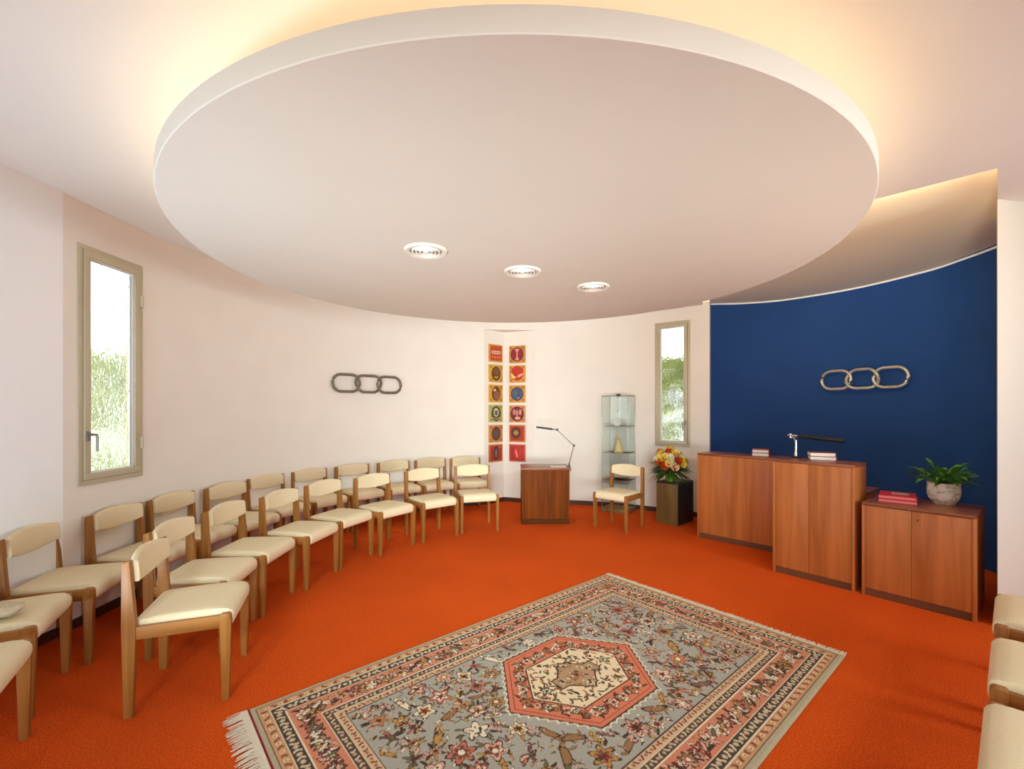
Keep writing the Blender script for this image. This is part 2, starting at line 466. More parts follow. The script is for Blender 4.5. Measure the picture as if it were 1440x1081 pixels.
# greenery and lawn outside
def leafy(name, cx, cy, sx, sy, h, nleaf, c, label):
    bm = nbm(); q = random.Random(name + label)
    for _ in range(nleaf):
        z = h * q.random() ** 0.8
        k = (1 - (z / h) ** 2.2 * 0.6)
        x = cx + sx * k * q.uniform(-1, 1); y = cy + sy * k * q.uniform(-1, 1)
        s = q.uniform(0.05, 0.11)
        R = Matrix.Rotation(q.uniform(0, 6.28), 3, 'Z') @ Matrix.Rotation(q.uniform(-1.2, 1.2), 3, 'X')
        P = [Vector(p) * s for p in ((-1, 0, 0), (0, -0.45, 0), (1, 0, 0), (0, 0.45, 0))]
        bm.faces.new([bm.verts.new(Vector((x, y, z + 0.05)) + R @ p) for p in P])
    m = mat(name + '_leaf', c, 0.6, var=0.5, scale=2.5)
    return tag(link(name, bm, m), label, 'shrub')
leafy('garden_shrub', -5.0, 5.5, 0.7, 1.3, 2.15, 2600, rgb(170, 178, 120), 'pale green shrub blurred behind the textured glass of the left window')
leafy('garden_shrub', 3.25, 9.2, 1.1, 0.6, 2.5, 4200, rgb(156, 166, 78), 'yellow green shrub blurred behind the textured glass of the right window')
bm = nbm()
for x0, x1, y0, y1 in ((-9, -3.5, 1, 10), (0.5, 8, 7.6, 14)):
    bm.faces.new([bm.verts.new(p) for p in ((x0, y0, -0.05), (x1, y0, -0.05), (x1, y1, -0.05), (x0, y1, -0.05))])
tag(link('ground', bm, mat('lawn', rgb(160, 166, 40), 0.9, var=0.2, scale=3)), kind='structure')

# ------------------------------------------------------------------ ceiling vents
def vent(x, y, label):
    root = thing('ceiling_vent', label, 'vent', (x, y, DZ0), 0, 'round air vents in the ceiling disc')
    bm = nbm(); lathe(bm, [(0.147, 0.0), (0.147, -0.008), (0.138, -0.016), (0.112, -0.012), (0.108, 0.0)], 48, close=True)
    link('flange', bm, M_PORC, root, True, 50)
    bm = nbm(); lathe(bm, [(0.109, -0.001), (0, -0.001)], 48)
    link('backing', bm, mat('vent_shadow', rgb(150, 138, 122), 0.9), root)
    for r in (0.088, 0.064, 0.04):
        bm = nbm(); lathe(bm, [(r + 0.012, -0.004), (r + 0.008, -0.02), (r - 0.004, -0.014), (r, -0.004)], 40, close=True)
        link('louvre_ring', bm, M_PORC, root, True, 50)
    bm = nbm(); lathe(bm, [(0.02, -0.002), (0.02, -0.016), (0.014, -0.02), (0, -0.02)], 24)
    link('hub', bm, M_PORC, root, True, 50)
vent(-0.5955, 3.13, 'round white ceiling vent, largest and left of the three on the disc')
vent(0.0848, 3.60, 'round white ceiling vent, middle one of the three on the disc')
vent(0.727, 4.055, 'round white ceiling vent, right of the three and nearest the blue wall')

# ------------------------------------------------------------------ chairs
def rear_leg(s):
    bm = nbm()
    prism(bm, [(-0.022, 0), (0.016, 0), (0.026, 0.38), (0.026, 0.46), (0.004, 0.764), (-0.030, 0.752), (-0.030, 0.44)], s * 0.222 - 0.0155, s * 0.222 + 0.0155, bevel=0.004)
    return bm
def front_leg(s):
    bm = nbm()
    prism(bm, [(0.390, 0), (0.422, 0), (0.431, 0.40), (0.429, 0.438), (0.420, 0.446), (0.388, 0.446), (0.380, 0.438), (0.380, 0.40)], s * 0.222 - 0.017, s * 0.222 + 0.017, bevel=0.004)
    return bm
def seat_bm():
    bm = nbm(); secs = []
    sec = [(0.004, 0.405), (-0.002, 0.43), (0.006, 0.450), (0.03, 0.457), (0.11, 0.4575), (0.20, 0.4575), (0.30, 0.459), (0.38, 0.461), (0.42, 0.459), (0.441, 0.449), (0.451, 0.430), (0.452, 0.405), (0.447, 0.382), (0.436, 0.371), (0.41, 0.372), (0.36, 0.395), (0.15, 0.40)]
    N = 14
    for i in range(N + 1):
        u = -1 + 2 * i / N
        y = 0.2045 * math.sin(u * PI / 2) if abs(u) < 1 else 0.2045 * u
        k = 1 - abs(u) ** 5
        e = 0 if 0 < i < N else 1
        s = []
        for x, z in sec:
            cx, cz = 0.225, 0.415
            xx = (cx + (x - cx) * (1 - 0.02 * e)) * 0.969; zz = cz + (z - cz) * (1 - 0.25 * e)
            if z > 0.44: zz += 0.016 * k * math.sin(min(1, max(0, (x + 0.01) / 0.45)) * PI) ** 0.5 - 0.002
            s.append((xx, y, zz))
        secs.append(s)
    loft(bm, secs)
    return bm
def back_bm():
    bm = nbm(); secs = []; N = 16
    for i in range(N + 1):
        u = -1 + 2 * i / N; y = 0.206 * math.sin(u * PI / 2)
        c = 1 - (y / 0.206) ** 2
        top = 0.758 + 0.026 * c; bot = 0.652 - 0.026 * c
        bow = -0.030 * c
        th = 0.018 * (1 if 0 < i < N else 0.85)
        s = []
        K = 18
        for k in range(K):
            a = 2 * PI * k / K
            ca, sa = math.cos(a), math.sin(a)
            px = math.copysign(abs(ca) ** 0.75, ca) * th
            pz = math.copysign(abs(sa) ** 0.32, sa)
            z = (top + bot) / 2 + pz * (top - bot) / 2
            s.append((0.020 + bow + px - 0.085 * (z - 0.66), y, z))
        secs.append(s)
    loft(bm, secs)
    return bm
def make_chair():
    t = thing('chair', 'x', 'chair')
    link('seat', seat_bm(), M_FAB, t, True, 60)
    link('backrest', back_bm(), M_FAB, t, True, 60)
    for s in (1, -1):
        link('leg', front_leg(s), M_OAK, t, True, 35)
        link('leg', rear_leg(s), M_OAK, t, True, 35)
        bm = nbm(); box(bm, 0.018, 0.388, s * 0.222 - 0.011, s * 0.222 + 0.011, 0.375, 0.438, 0.003)
        link('seat_rail', bm, M_OAKX, t, True, 35)
    bm = nbm(); box(bm, -0.018, 0.004, -0.21, 0.21, 0.375, 0.43, 0.003)
    link('back_rail', bm, M_OAK, t, True, 35)
    return t
CHAIR = make_chair(); USED = [False]
def chair(x, y, deg, label, group=None):
    if not USED[0]: o = CHAIR; USED[0] = True
    else: o = copy_tree(CHAIR)
    o.location = (x, y, 0); o.rotation_euler = (0, 0, D(deg))
    if 'group' in o: del o['group']
    tag(o, label, 'chair', group)
    return o
GB = 'beige chairs in the back row against the curved wall'
GF = 'beige chairs in the front row facing the rug'
GR = 'beige chairs at the right edge'
K = 1.057
back_row = [
    (-2.45, 1.66, 32, 'beige oak chair at the near end of back row, only a seat corner showing'),
    (-2.805, 2.20, 28, 'beige upholstered oak chair with folded wool cloth on its seat, cut by the frame'),
    (-2.95, 2.775, 16, 'beige upholstered oak chair in front of the white wall strip beside the left window'),
    (-2.94, 3.37, 2, 'beige upholstered oak chair under the handle side of the left window'),
    (-2.925, 3.90, -4, 'back row oak chair just past the left window, first beyond its frame'),
    (-2.80, 4.44, -13, 'back row oak chair, second one past the left window along the wall'),
    (-2.72, 5.00, -21, 'back row oak chair, third past the left window, seventh from the picture niche'),
    (-2.47, 5.52, -31, 'back row oak chair left of the iron chain, fourth from the niche end'),
    (-2.11, 5.98, -42, 'back row oak chair below the left end of the iron chain'),
    (-1.67, 6.38, -52, 'back row oak chair below right end of the iron chain, third from niche'),
    (-1.20, 6.66, -61, 'back row oak chair second from the picture niche'),
    (-0.71, 6.87, -68, 'back row oak chair at the end beside the picture niche'),
]
back_row[6] = back_row[6][:3] + ('back row oak chair, third one past the left window along the wall',)
back_row[7] = back_row[7][:3] + ('back row oak chair left of and nearest the iron chain',)
for x, y, a, l in back_row: chair(x, y, a, l, GB)
front_row = [
    (-1.94, 2.415, 20, 'oak chair nearest the rug fringe, shown whole in side view, near end of front row'),
    (-2.205, 2.935, 8, 'front row oak chair second from the near end, overlapped by the whole side-view chair'),
    (-2.205, 3.485, 0, 'front row oak chair third from the near end, its beige seat brightly lit'),
    (-2.065, 4.04, -10, 'front row oak chair fourth from the near end of the row'),
    (-1.912, 4.605, -21.5, 'front row oak chair fifth from the near end, fourth from the wooden podium'),
    (-1.555, 5.055, -35, 'front row oak chair third from the wooden podium'),
    (-1.09, 5.54, -50, 'front row oak chair second from the wooden podium'),
    (-0.52, 5.92, -72, 'front row oak chair at the far end, nearest the wooden podium'),
]
for x, y, a, l in front_row: chair(x, y, a, l, GF)
chair(1.505, 5.935, -133.5, 'single oak chair standing alone in front of the glass display cabinet')
FX, FY = math.cos(D(132)), math.sin(D(132))
for (x, y), l in zip(((2.57, 2.41), (2.03, 1.92), (1.515, 1.46)), ('farthest of three beige chair seats at right edge, beside the white wall', 'middle of three beige chair seats at the right edge', 'nearest of three beige chair seats, in the bottom right corner')):
    chair(x - FX * 0.435, y - FY * 0.435, 132, l, GR).scale = (1, 1.2, 1)

# folded cloth on the near left chair
bm = nbm(); secs = []
for i in range(13):
    u = i / 12; xx = 0.06 + 0.30 * u
    e = math.sin(PI * min(1, max(0.03, u))) ** 0.35
    s = []
    for k in range(16):
        a = 2 * PI * k / 16
        y = -0.115 + 0.085 * e * math.cos(a) + 0.006 * math.sin(u * 17)
        z = 0.513 + 0.030 * e * math.sin(a) * (1 + 0.3 * math.sin(3 * a + u * 9)) + 0.006 * math.sin(u * 21)
        s.append((xx, y, z))
    secs.append(s)
loft(bm, secs)
cl = link('folded_cloth', bm, M_LINEN, None, True)
cl.location = (-2.805, 2.20, 0); cl.rotation_euler = (0, 0, D(28))
tag(cl, 'folded beige wool cloth lying on a chair seat at the left edge', 'cloth')

# ------------------------------------------------------------------ rug
def rug():
    A = Vector((0.85, 4.10)); W = Vector((0.6508, -0.7592)); L = Vector((-0.7592, -0.6508))
    w, l, st = 1.794, 2.852, 0.004
    nu, nv = int(w / st) + 1, int(l / st) + 1
    u = np.linspace(0, w, nu)[:, None] + np.zeros((1, nv)); v = np.linspace(0, l, nv)[None, :] + np.zeros((nu, 1))
    img = np.zeros((nu, nv, 3)); rs = np.random.RandomState(3)
    def C(*c): return np.array([lin(x) for x in c])
    BLUEG, SALM, TAN, BRN, CRM, OCH, DKR, OLV, PINK = C(164, 158, 146), C(204, 130, 100), C(186, 150, 112), C(74, 54, 44), C(222, 206, 180), C(186, 136, 72), C(120, 46, 48), C(108, 100, 72), C(212, 160, 140)
    def put(mask, c, a=1.0): img[mask] = img[mask] * (1 - a) + c * a
    img[:] = BLUEG
    d = np.minimum(np.minimum(u, w - u), np.minimum(v, l - v))       # distance to the rug's edge
    # coordinate running along the nearest side
    along = np.where(np.minimum(u, w - u) < np.minimum(v, l - v), v, u)
    def band(a, b): return (d >= a) & (d < b)
    def motif_band(a, b, ground, dark, light, per, seed):
        m = band(a, b); put(m, ground)
        t = (d - a) / (b - a); ph = (along / per) % 1; idx = np.floor(along / per).astype(int) % 97
        rr = np.random.RandomState(seed).rand(97); k = rr[idx]
        s1 = m & (np.abs(ph - 0.3 - 0.12 * np.sin(t * 6 + k * 6)) < 0.13) & (t > 0.18) & (t < 0.82)
        s2 = m & (np.hypot((ph - 0.75) * per / (b - a), t - 0.5) < 0.24)
        s3 = m & (np.hypot((ph - 0.75) * per / (b - a), t - 0.5) < 0.10)
        put(s1, dark); put(s2, light); put(s3, dark)
    put(band(0, 0.03), C(176, 164, 136))
    motif_band(0.036, 0.082, C(196, 150, 112), C(140, 80, 56), C(224, 196, 156), 0.062, 1)
    put(band(0.030, 0.036), C(90, 66, 50)); put(band(0.080, 0.086), CRM)
    motif_band(0.086, 0.138, C(78, 64, 54), C(206, 186, 156), C(190, 168, 140), 0.055, 2)
    put(band(0.138, 0.144), CRM)
    put(band(0.144, 0.268), SALM)
    put(band(0.268, 0.274), CRM)
    motif_band(0.274, 0.312, C(84, 70, 60), C(200, 180, 150), C(186, 140, 110), 0.05, 4)
    put(band(0.312, 0.318), C(208, 186, 150))
    motif_band(0.318, 0.356, C(206, 172, 138), C(110, 76, 58), C(190, 120, 90), 0.045, 5)
    put(band(0.356, 0.362), C(80, 64, 56))
    def flower(cu, cv, R, petals, rot, c1, c2, c3, mask=None, squash=1.0):
        x, y = (u - cu), (v - cv) * squash
        i0, i1 = max(0, int((cu - R * 1.6) / st)), min(nu, int((cu + R * 1.6) / st) + 2)
        j0, j1 = max(0, int((cv - R * 1.9) / st)), min(nv, int((cv + R * 1.9) / st) + 2)
        sl = (slice(i0, i1), slice(j0, j1))
        x, y = x[sl], y[sl]; rr = np.hypot(x, y); th = np.arctan2(y, x) + rot
        edge = R * (0.78 + 0.22 * np.cos(petals * th))
        sub = img[sl]; mk = np.ones_like(rr, bool) if mask is None else mask[sl]
        sub[(rr < edge * 1.14) & mk] = BRN
        sub[(rr < edge * 0.98) & mk] = c1
        sub[(rr < edge * 0.66) & mk] = c2
        sub[(rr < edge * 0.50) & (np.cos(petals * th + 1.5) > 0.1) & mk] = BRN
        sub[(rr < R * 0.24) & mk] = c3
    def leafm(cu, cv, a, ln, wd, c, mask=None):
        R = ln * 1.2
        i0, i1 = max(0, int((cu - R) / st)), min(nu, int((cu + R) / st) + 2)
        j0, j1 = max(0, int((cv - R) / st)), min(nv, int((cv + R) / st) + 2)
        sl = (slice(i0, i1), slice(j0, j1))
        x, y = (u - cu)[sl], (v - cv)[sl]
        p = x * math.cos(a) + y * math.sin(a); q = -x * math.sin(a) + y * math.cos(a) + 0.18 * p * p / ln
        sub = img[sl]; mk = np.ones_like(p, bool) if mask is None else mask[sl]
        e = (p / ln) ** 2 + (q / wd) ** 2
        sub[(e < 1.0) & mk] = BRN if c is not BRN else C(90, 70, 60)
        sub[(e < 0.62) & mk] = c
    mb = band(0.148, 0.264)
    def border_flowers(n, fn):
        for i in range(n):
            p = fn((i + 0.5) / n); big = i % 2 == 0
            flower(*p, 0.042 if big else 0.028, 6 if big else 5, rs.rand() * 6, [CRM, OLV, PINK, C(120, 70, 66)][rs.randint(4)], [SALM, CRM, OCH][rs.randint(3)], [BRN, DKR, CRM][rs.randint(3)], mb)
            for s in (-1, 1):
                leafm(p[0] + rs.uniform(-.035, .035), p[1] + rs.uniform(-.035, .035), rs.rand() * 6, 0.035, 0.010, [OLV, CRM, PINK, BRN, OCH][rs.randint(5)], mb)
    nL, nW = 54, 32
    border_flowers(nL, lambda t: (0.206, 0.2 + t * (l - 0.4))); border_flowers(nL, lambda t: (w - 0.206, 0.2 + t * (l - 0.4)))
    border_flowers(nW, lambda t: (0.2 + t * (w - 0.4), 0.206)); border_flowers(nW, lambda t: (0.2 + t * (w - 0.4), l - 0.206))
    for _ in range(900):
        a, b = rs.uniform(0.13, w - 0.13), rs.uniform(0.13, l - 0.13)
        i, j = int(a / st), int(b / st)
        if 0.155 < d[i, j] < 0.257: leafm(a, b, rs.rand() * 6.28, 0.018, 0.006, [CRM, BRN, OLV, DKR, PINK, OCH][rs.randint(6)], mb)
    fm = d > 0.364
    # field: scattered palmettes, sprigs and small animals, roughly mirrored about the long axis
    MC = (w / 2 - 0.03, l / 2 - 0.04)
    def hexd(hw, hh, sh):
        x = np.abs(u - MC[0]); y = np.abs(v - MC[1])
        slope = (hh - sh) / hw
        return np.maximum(x - hw, (y - (hh - slope * x)) / math.hypot(1, slope))
    H1 = hexd(0.358, 0.48, 0.225); H2 = hexd(0.212, 0.325, 0.18)
    pts = []
    tries = 0
    while len(pts) < 150 and tries < 20000:
        tries += 1
        p = (rs.uniform(0.40, w - 0.40), rs.uniform(0.40, l - 0.40)); R = rs.uniform(0.026, 0.056) if tries > 1500 else rs.uniform(0.045, 0.066)
        i, j = int(p[0] / st), int(p[1] / st)
        if H1[i, j] < R + 0.02: continue
        if any(math.hypot(p[0] - q[0], p[1] - q[1]) < (R + q[2]) * 1.12 for q in pts): continue
        pts.append((p[0], p[1], R))
    for a, b, R in pts:
        k = rs.randint(5)
        if k < 3:
            flower(a, b, R, rs.randint(4, 8), rs.rand() * 6, [PINK, OCH, CRM, C(190, 110, 90)][rs.randint(4)], [C(140, 84, 66), CRM, OCH][rs.randint(3)], [BRN, CRM, DKR][rs.randint(3)], fm)
            for _ in range(5):
                t = rs.rand() * 6.28
                leafm(a + R * 1.35 * math.cos(t), b + R * 1.35 * math.sin(t), t, 0.024, 0.008, [OLV, BRN, OCH, PINK][rs.randint(4)], fm)
        elif k == 3:
            t = rs.rand() * 6.28; c = [OCH, C(150, 110, 74), CRM, C(128, 92, 84)][rs.randint(4)]
            leafm(a, b, t, R * 1.25, R * 0.42, c, fm)                    # an animal body
            for s in (-1, 1):
                leafm(a + s * R * 0.7 * math.cos(t) - 0.5 * R * math.sin(t), b + s * R * 0.7 * math.sin(t) + 0.5 * R * math.cos(t), t + 1.57, 0.024, 0.006, c, fm)
            leafm(a + R * 1.35 * math.cos(t), b + R * 1.35 * math.sin(t), t + 0.8, 0.02, 0.010, c, fm)
        else:
            for _ in range(9):
                t = rs.rand() * 6.28; q = rs.rand() * R
                leafm(a + q * math.cos(t), b + q * math.sin(t), t, 0.03, 0.010, [C(190, 110, 90), BRN, PINK, OLV, C(110, 72, 70)][rs.randint(5)], fm)
    for _ in range(1300):
        a, b = rs.uniform(0.38, w - 0.38), rs.uniform(0.38, l - 0.38)
        i, j = int(a / st), int(b / st)
        if H1[i, j] < 0.05: continue
        leafm(a, b, rs.rand() * 6.28, rs.uniform(0.008, 0.022), rs.uniform(0.003, 0.007), [BRN, OLV, PINK, OCH, C(120, 84, 80), CRM][rs.randint(6)], fm)
    # medallion with a toothed rim
    th = np.arctan2(v - MC[1], u - MC[0]); peri = np.where(np.abs(u - MC[0]) > 0.335, v, u * 1.25)
    tooth = 0.014 + 0.018 * np.abs(((peri / 0.048) % 1) * 2 - 1)
    put(H1 < tooth, CRM); put((H1 < tooth - 0.010) & (H1 > 0.008), C(120, 112, 100)); put(H1 < 0.010, BRN)
    put(H1 < 0.004, C(206, 118, 88)); put((H1 < -0.016) & (H1 > -0.022), C(150, 70, 54))
    ring = (H1 < -0.024) & (H2 > 0.014)
    for k in range(44):
        t = 2 * PI * k / 44
        for s in np.linspace(0.15, 0.6, 60):
            a, b = MC[0] + s * math.cos(t), MC[1] + s * math.sin(t)
            i, j = int(a / st), int(b / st)
            if 0 < i < nu and 0 < j < nv and abs(H1[i, j] + 0.07) < 0.012:
                flower(a, b, 0.030 if k % 2 else 0.022, 5 + k % 3, k, [OLV, CRM, C(150, 86, 70)][k % 3], [CRM, C(206, 118, 88), OCH][k % 3], BRN, ring)
                [leafm(a + 0.034 * math.sin(k + g), b + 0.034 * math.cos(k + g), k * 1.3 + g, 0.022, 0.007, [BRN, CRM, OLV, DKR][(k + int(g)) % 4], ring) for g in (0, 2.1, 4.2)]
                break
    put(H2 < 0.012, BRN); put(H2 < 0.004, C(224, 200, 164))
    core = H2 < -0.004
    for _ in range(260):
        a, b = MC[0] + rs.uniform(-.21, .21), MC[1] + rs.uniform(-.32, .32)
        leafm(a, b, rs.rand() * 6.28, rs.uniform(0.012, 0.026), rs.uniform(0.005, 0.009), [C(120, 84, 60), C(190, 120, 88), BRN, OLV][rs.randint(4)], core)
    x, y = np.abs(u - MC[0]), np.abs(v - MC[1])
    cross = (x / 0.15 + y / 0.16 < 1) | (np.maximum(x / 0.12, y / 0.05) < 1) | (np.maximum(x / 0.05, y / 0.16) < 1)
    cross2 = (x / 0.137 + y / 0.147 < 1) | (np.maximum(x / 0.112, y / 0.042) < 1) | (np.maximum(x / 0.042, y / 0.152) < 1)
    put(cross & core, BRN); put(cross2 & core, C(176, 140, 106))
    for a, b in ((0, 0), (0.10, 0), (-0.10, 0), (0, 0.11), (0, -0.11)):
        flower(MC[0] + a, MC[1] + b, 0.036 if a == b == 0 else 0.026, 6, 0.4, C(206, 118, 88) if a == b == 0 else CRM, C(150, 104, 80), BRN, core)
    for _ in range(46):
        a, b = MC[0] + rs.uniform(-.11, .11), MC[1] + rs.uniform(-.12, .12)
        leafm(a, b, rs.rand() * 6.28, 0.014, 0.006, [CRM, BRN, C(150, 104, 80), OCH][rs.randint(4)], cross2 & core)
    for s in (-1, 1):
        flower(MC[0], MC[1] + s * 0.235, 0.034, 5, 1.2, OLV, CRM, BRN, core)
    # red bound ends, wool grain
    put((l - v) < 0.012, C(132, 36, 44)); put(v < 0.010, C(196, 178, 150))
    img *= (0.90 + 0.2 * rs.rand(nu, nv))[:, :, None]
    co = np.zeros((nu, nv, 3))
    co[..., 0] = A.x + W.x * u + L.x * v; co[..., 1] = A.y + W.y * u + L.y * v
    edge = np.clip(d / 0.012, 0, 1)
    co[..., 2] = 0.003 + 0.010 * np.sqrt(edge) + 0.0006 * rs.rand(nu, nv)
    idx = np.arange(nu * nv).reshape(nu, nv)
    q = np.stack([idx[:-1, :-1], idx[1:, :-1], idx[1:, 1:], idx[:-1, 1:]], -1).reshape(-1, 4)
    me = bpy.data.meshes.new('rug')
    me.vertices.add(nu * nv); me.vertices.foreach_set('co', co.reshape(-1))
    me.loops.add(q.size); me.loops.foreach_set('vertex_index', q.reshape(-1).astype(np.int32))
    me.polygons.add(len(q)); me.polygons.foreach_set('loop_start', np.arange(0, q.size, 4, dtype=np.int32))
    me.update(calc_edges=True); me.validate()
    at = me.color_attributes.new('weave', 'FLOAT_COLOR', 'POINT')
    c4 = np.ones((nu * nv, 4)); c4[:, :3] = np.clip(img.reshape(-1, 3), 0, 1)
    at.data.foreach_set('color', c4.reshape(-1))
    for p in me.polygons: p.use_smooth = True
    m, nt, b = new_mat('woven_rug')
    vc = nt.nodes.new('ShaderNodeVertexColor'); vc.layer_name = 'weave'
    nt.links.new(vc.outputs['Color'], b.inputs['Base Color'])
    b.inputs['Roughness'].default_value = 0.95; b.inputs['Specular IOR Level'].default_value = 0.12
    tc = nt.nodes.new('ShaderNodeTexCoord'); nz = nt.nodes.new('ShaderNodeTexNoise'); nz.inputs['Scale'].default_value = 240
    nt.links.new(tc.outputs['Object'], nz.inputs['Vector'])
    bp = nt.nodes.new('ShaderNodeBump'); bp.inputs['Strength'].default_value = 0.3; bp.inputs['Distance'].default_value = 0.004
    nt.links.new(nz.outputs['Fac'], bp.inputs['Height']); nt.links.new(bp.outputs['Normal'], b.inputs['Normal'])
    me.materials.append(m)
    root = thing('oriental_rug', 'oriental rug with grey blue field and salmon hexagonal medallion on orange carpet', 'rug')
    o = bpy.data.objects.new('rug_field', me); COL.objects.link(o); o.parent = root
    M_FR = mat('fringe_wool', rgb(226, 214, 192), 0.95, var=0.12, scale=120, bump=0.3, bscale=300)
    for v0, sgn, ln in ((0.0, -1, 0.062), (l, 1, 0.105)):
        bm = nbm()
        for i in range(300):
            uu = w * (i + 0.5) / 300
            p = A + W * uu + L * v0
            dl = ln * rs.uniform(0.82, 1.08); sk = rs.uniform(-0.012, 0.012)
            a = p - W * 0.0034; b2 = p + W * 0.0034
            m1 = p + L * sgn * dl * 0.5 + W * sk * 0.5; e1 = p + L * sgn * dl + W * sk
            z1 = 0.008 + rs.rand() * 0.003
            vs = [bm.verts.new((q_.x, q_.y, zz)) for q_, zz in ((a, 0.009), (b2, 0.009), (m1 + W * 0.0036, z1), (m1 - W * 0.0036, z1), (e1 + W * 0.0022, 0.003), (e1 - W * 0.0022, 0.003))]
            bm.faces.new((vs[0], vs[1], vs[2], vs[3])); bm.faces.new((vs[3], vs[2], vs[4], vs[5]))
        # the woven end the strands hang from
        a, b2 = A + L * (v0 - sgn * 0.002), A + W * w + L * (v0 - sgn * 0.002); c2 = L * sgn * ln * 0.30
        bm.faces.new([bm.verts.new((q_.x, q_.y, 0.007)) for q_ in (a, b2, b2 + c2, a + c2)])
        link('fringe', bm, M_FR, root)
rug()

# ------------------------------------------------------------------ cabinets
def cabinet(name, label, p0, ang, w, dep, h, lock=False, seam=0.5, plinth=0.06, top_t=0.022):
    """p0: left front floor corner seen from the room; local x along the front, +y to the back"""
    t = thing(name, label, 'cabinet', (p0[0], p0[1], 0), ang)
    box_obj('top', (0, w, 0, dep, h - top_t, h), M_TEAKT, t, 0.002)
    for x0 in (0, w - 0.02):
        box_obj('side_panel', (x0, x0 + 0.02, 0.001, dep, 0, h - top_t), M_TEAK, t, 0.0015)
    box_obj('back_panel', (0.02, w - 0.02, dep - 0.012, dep - 0.002, plinth, h - top_t), M_TEAK, t, 0)
    box_obj('plinth', (0.02, w - 0.02, 0.012, 0.03, 0, plinth), M_TEAKD, t, 0)
    s = w * seam
    for k, (x0, x1) in enumerate(((0.0215, s - 0.0012), (s + 0.0012, w - 0.0215))):
        dr = box_obj('door', (x0, x1, 0.004, 0.022, plinth + 0.002, h - top_t - 0.002), M_TEAK, t, 0.0012)
        if lock and k == 1:
            bm = nbm(); tube(bm, [(x0 + 0.035, 0.005, h - 0.085), (x0 + 0.035, -0.001, h - 0.085)], 0.006, 12)
            link('lock', bm, M_BLACK, dr, True, 40)
    return t
ANG = math.atan2(-0.772, 0.636)
cabinet('low_cabinet', 'long teak cabinet at left, partly behind the taller one, beside the flower plinth', (2.178, 5.315), math.atan2(-0.72, 0.695), 0.93, 0.34, 0.99, seam=0.40)
tall = cabinet('tall_cabinet', 'tallest teak cabinet standing in the middle of the three', (2.417, 4.193), ANG, 0.622, 0.35, 1.04, seam=0.47)
box_obj('rear_shelf', (0.06, 0.622, 0.352, 0.80, 0.748, 0.77), M_TEAKT, tall, 0.002)
box_obj('rear_panel', (0.60, 0.62, 0.352, 0.75, 0, 0.747), M_TEAK, tall, 0.001)
box_obj('rear_panel', (0.06, 0.08, 0.352, 0.75, 0, 0.747), M_TEAK, tall, 0.001)
cabinet('sideboard', 'low teak two-door cabinet at right carrying the potted plant', (2.842, 3.676), ANG, 0.652, 0.56, 0.748, lock=True, seam=0.47)

# ------------------------------------------------------------------ books
def book(label, cat_group, loc, ang, w, d, h, cover, print_mat=None, spine_front=False):
    t = thing('book', label, 'book', loc, ang, cat_group)
    bm = nbm(); c = 0.0032
    box(bm, 0, w, 0, d, 0, c, 0.001); box(bm, 0, w, 0, d, h - c, h, 0.001)
    if spine_front: box(bm, 0, w, -0.001, c, c, h - c, 0.0008)
    else: box(bm, w - c, w + 0.001, 0, d, c, h - c, 0.0008)
    link('cover', bm, cover, t, True, 35)
    bm = nbm(); box(bm, 0.004, w - 0.0045, 0.0042, d - 0.004, c, h - c)
    link('pages', bm, M_PAGES if spine_front else M_PAPER, t)
    if spine_front:
        bm = nbm(); box(bm, 0.001, w - 0.001, -0.0018, -0.0009, 0.0055, h - 0.0055); link('spine_band', bm, M_SPINE, t)
    if print_mat:
        bm = nbm(); box(bm, w * 0.34, w * 0.80, d * 0.36, d * 0.80, h, h + 0.0006)
        link('cover_picture', bm, print_mat, t)
def pair(loc, ang, w, d, h, cover, labels, group, print_mat=None, spine_front=False):
    book(labels[0], group, loc, ang, w, d, h, cover, None, spine_front)
    book(labels[1], group, (loc[0] + 0.004, loc[1] + 0.003, loc[2] + h), ang + 0.05, w * 0.98, d * 0.98, h, cover, print_mat, spine_front)
pair((2.63, 4.96, 0.99), D(-34), 0.165, 0.20, 0.036, M_BRICKBK, ('lower white-edged book of the left pair, on the long teak cabinet', 'upper white-edged book of the left pair, on the long teak cabinet'), 'white-edged books on the long cabinet')
pair((2.715, 4.12, 1.04), D(-26), 0.20, 0.15, 0.034, M_BRICKBK, ('lower white-edged book beside the black lamp on the tall cabinet', 'upper white-edged book beside the black lamp on the tall cabinet'), 'white-edged books on the tall cabinet')
pair((2.99, 3.69, 0.748), D(-44), 0.235, 0.27, 0.029, M_REDBK, ('lower of two red books on the low cabinet left of the plant', 'upper red book with pale cover picture, on the low cabinet'), 'red books on the low cabinet', mat('pale_cover_print', rgb(206, 176, 160), 0.5, var=0.35, scale=30), True)

# ------------------------------------------------------------------ black tube lamp on the tall cabinet
t = thing('desk_lamp', 'black tube lamp on a chrome post standing on the tall cabinet', 'lamp', (2.70, 4.30, 1.04))
bm = nbm(); lathe(bm, [(0, 0), (0.045, 0), (0.045, 0.008), (0.02, 0.016), (0, 0.016)], 28); link('base', bm, M_BLACK, t, True, 40)
bm = nbm(); tube(bm, [(0, 0, 0.01), (0, 0, 0.165)], [0.012, 0.009], 14); tube(bm, [(0, 0, 0.01), (0, 0, 0.05)], 0.015, 14); link('post', bm, M_CHROME, t, True, 40)
bm = nbm(); tube(bm, [(0, 0, 0.16), (-0.012, 0.012, 0.185), (-0.028, 0.03, 0.205)], 0.006, 10)
tube(bm, [(-0.045, 0.05, 0.212), (0.03, -0.036, 0.206)], 0.012, 12); tube(bm, [(-0.03, 0.035, 0.188), (-0.03, 0.035, 0.228)], 0.009, 10); link('joint', bm, M_CHROME, t, True, 40)
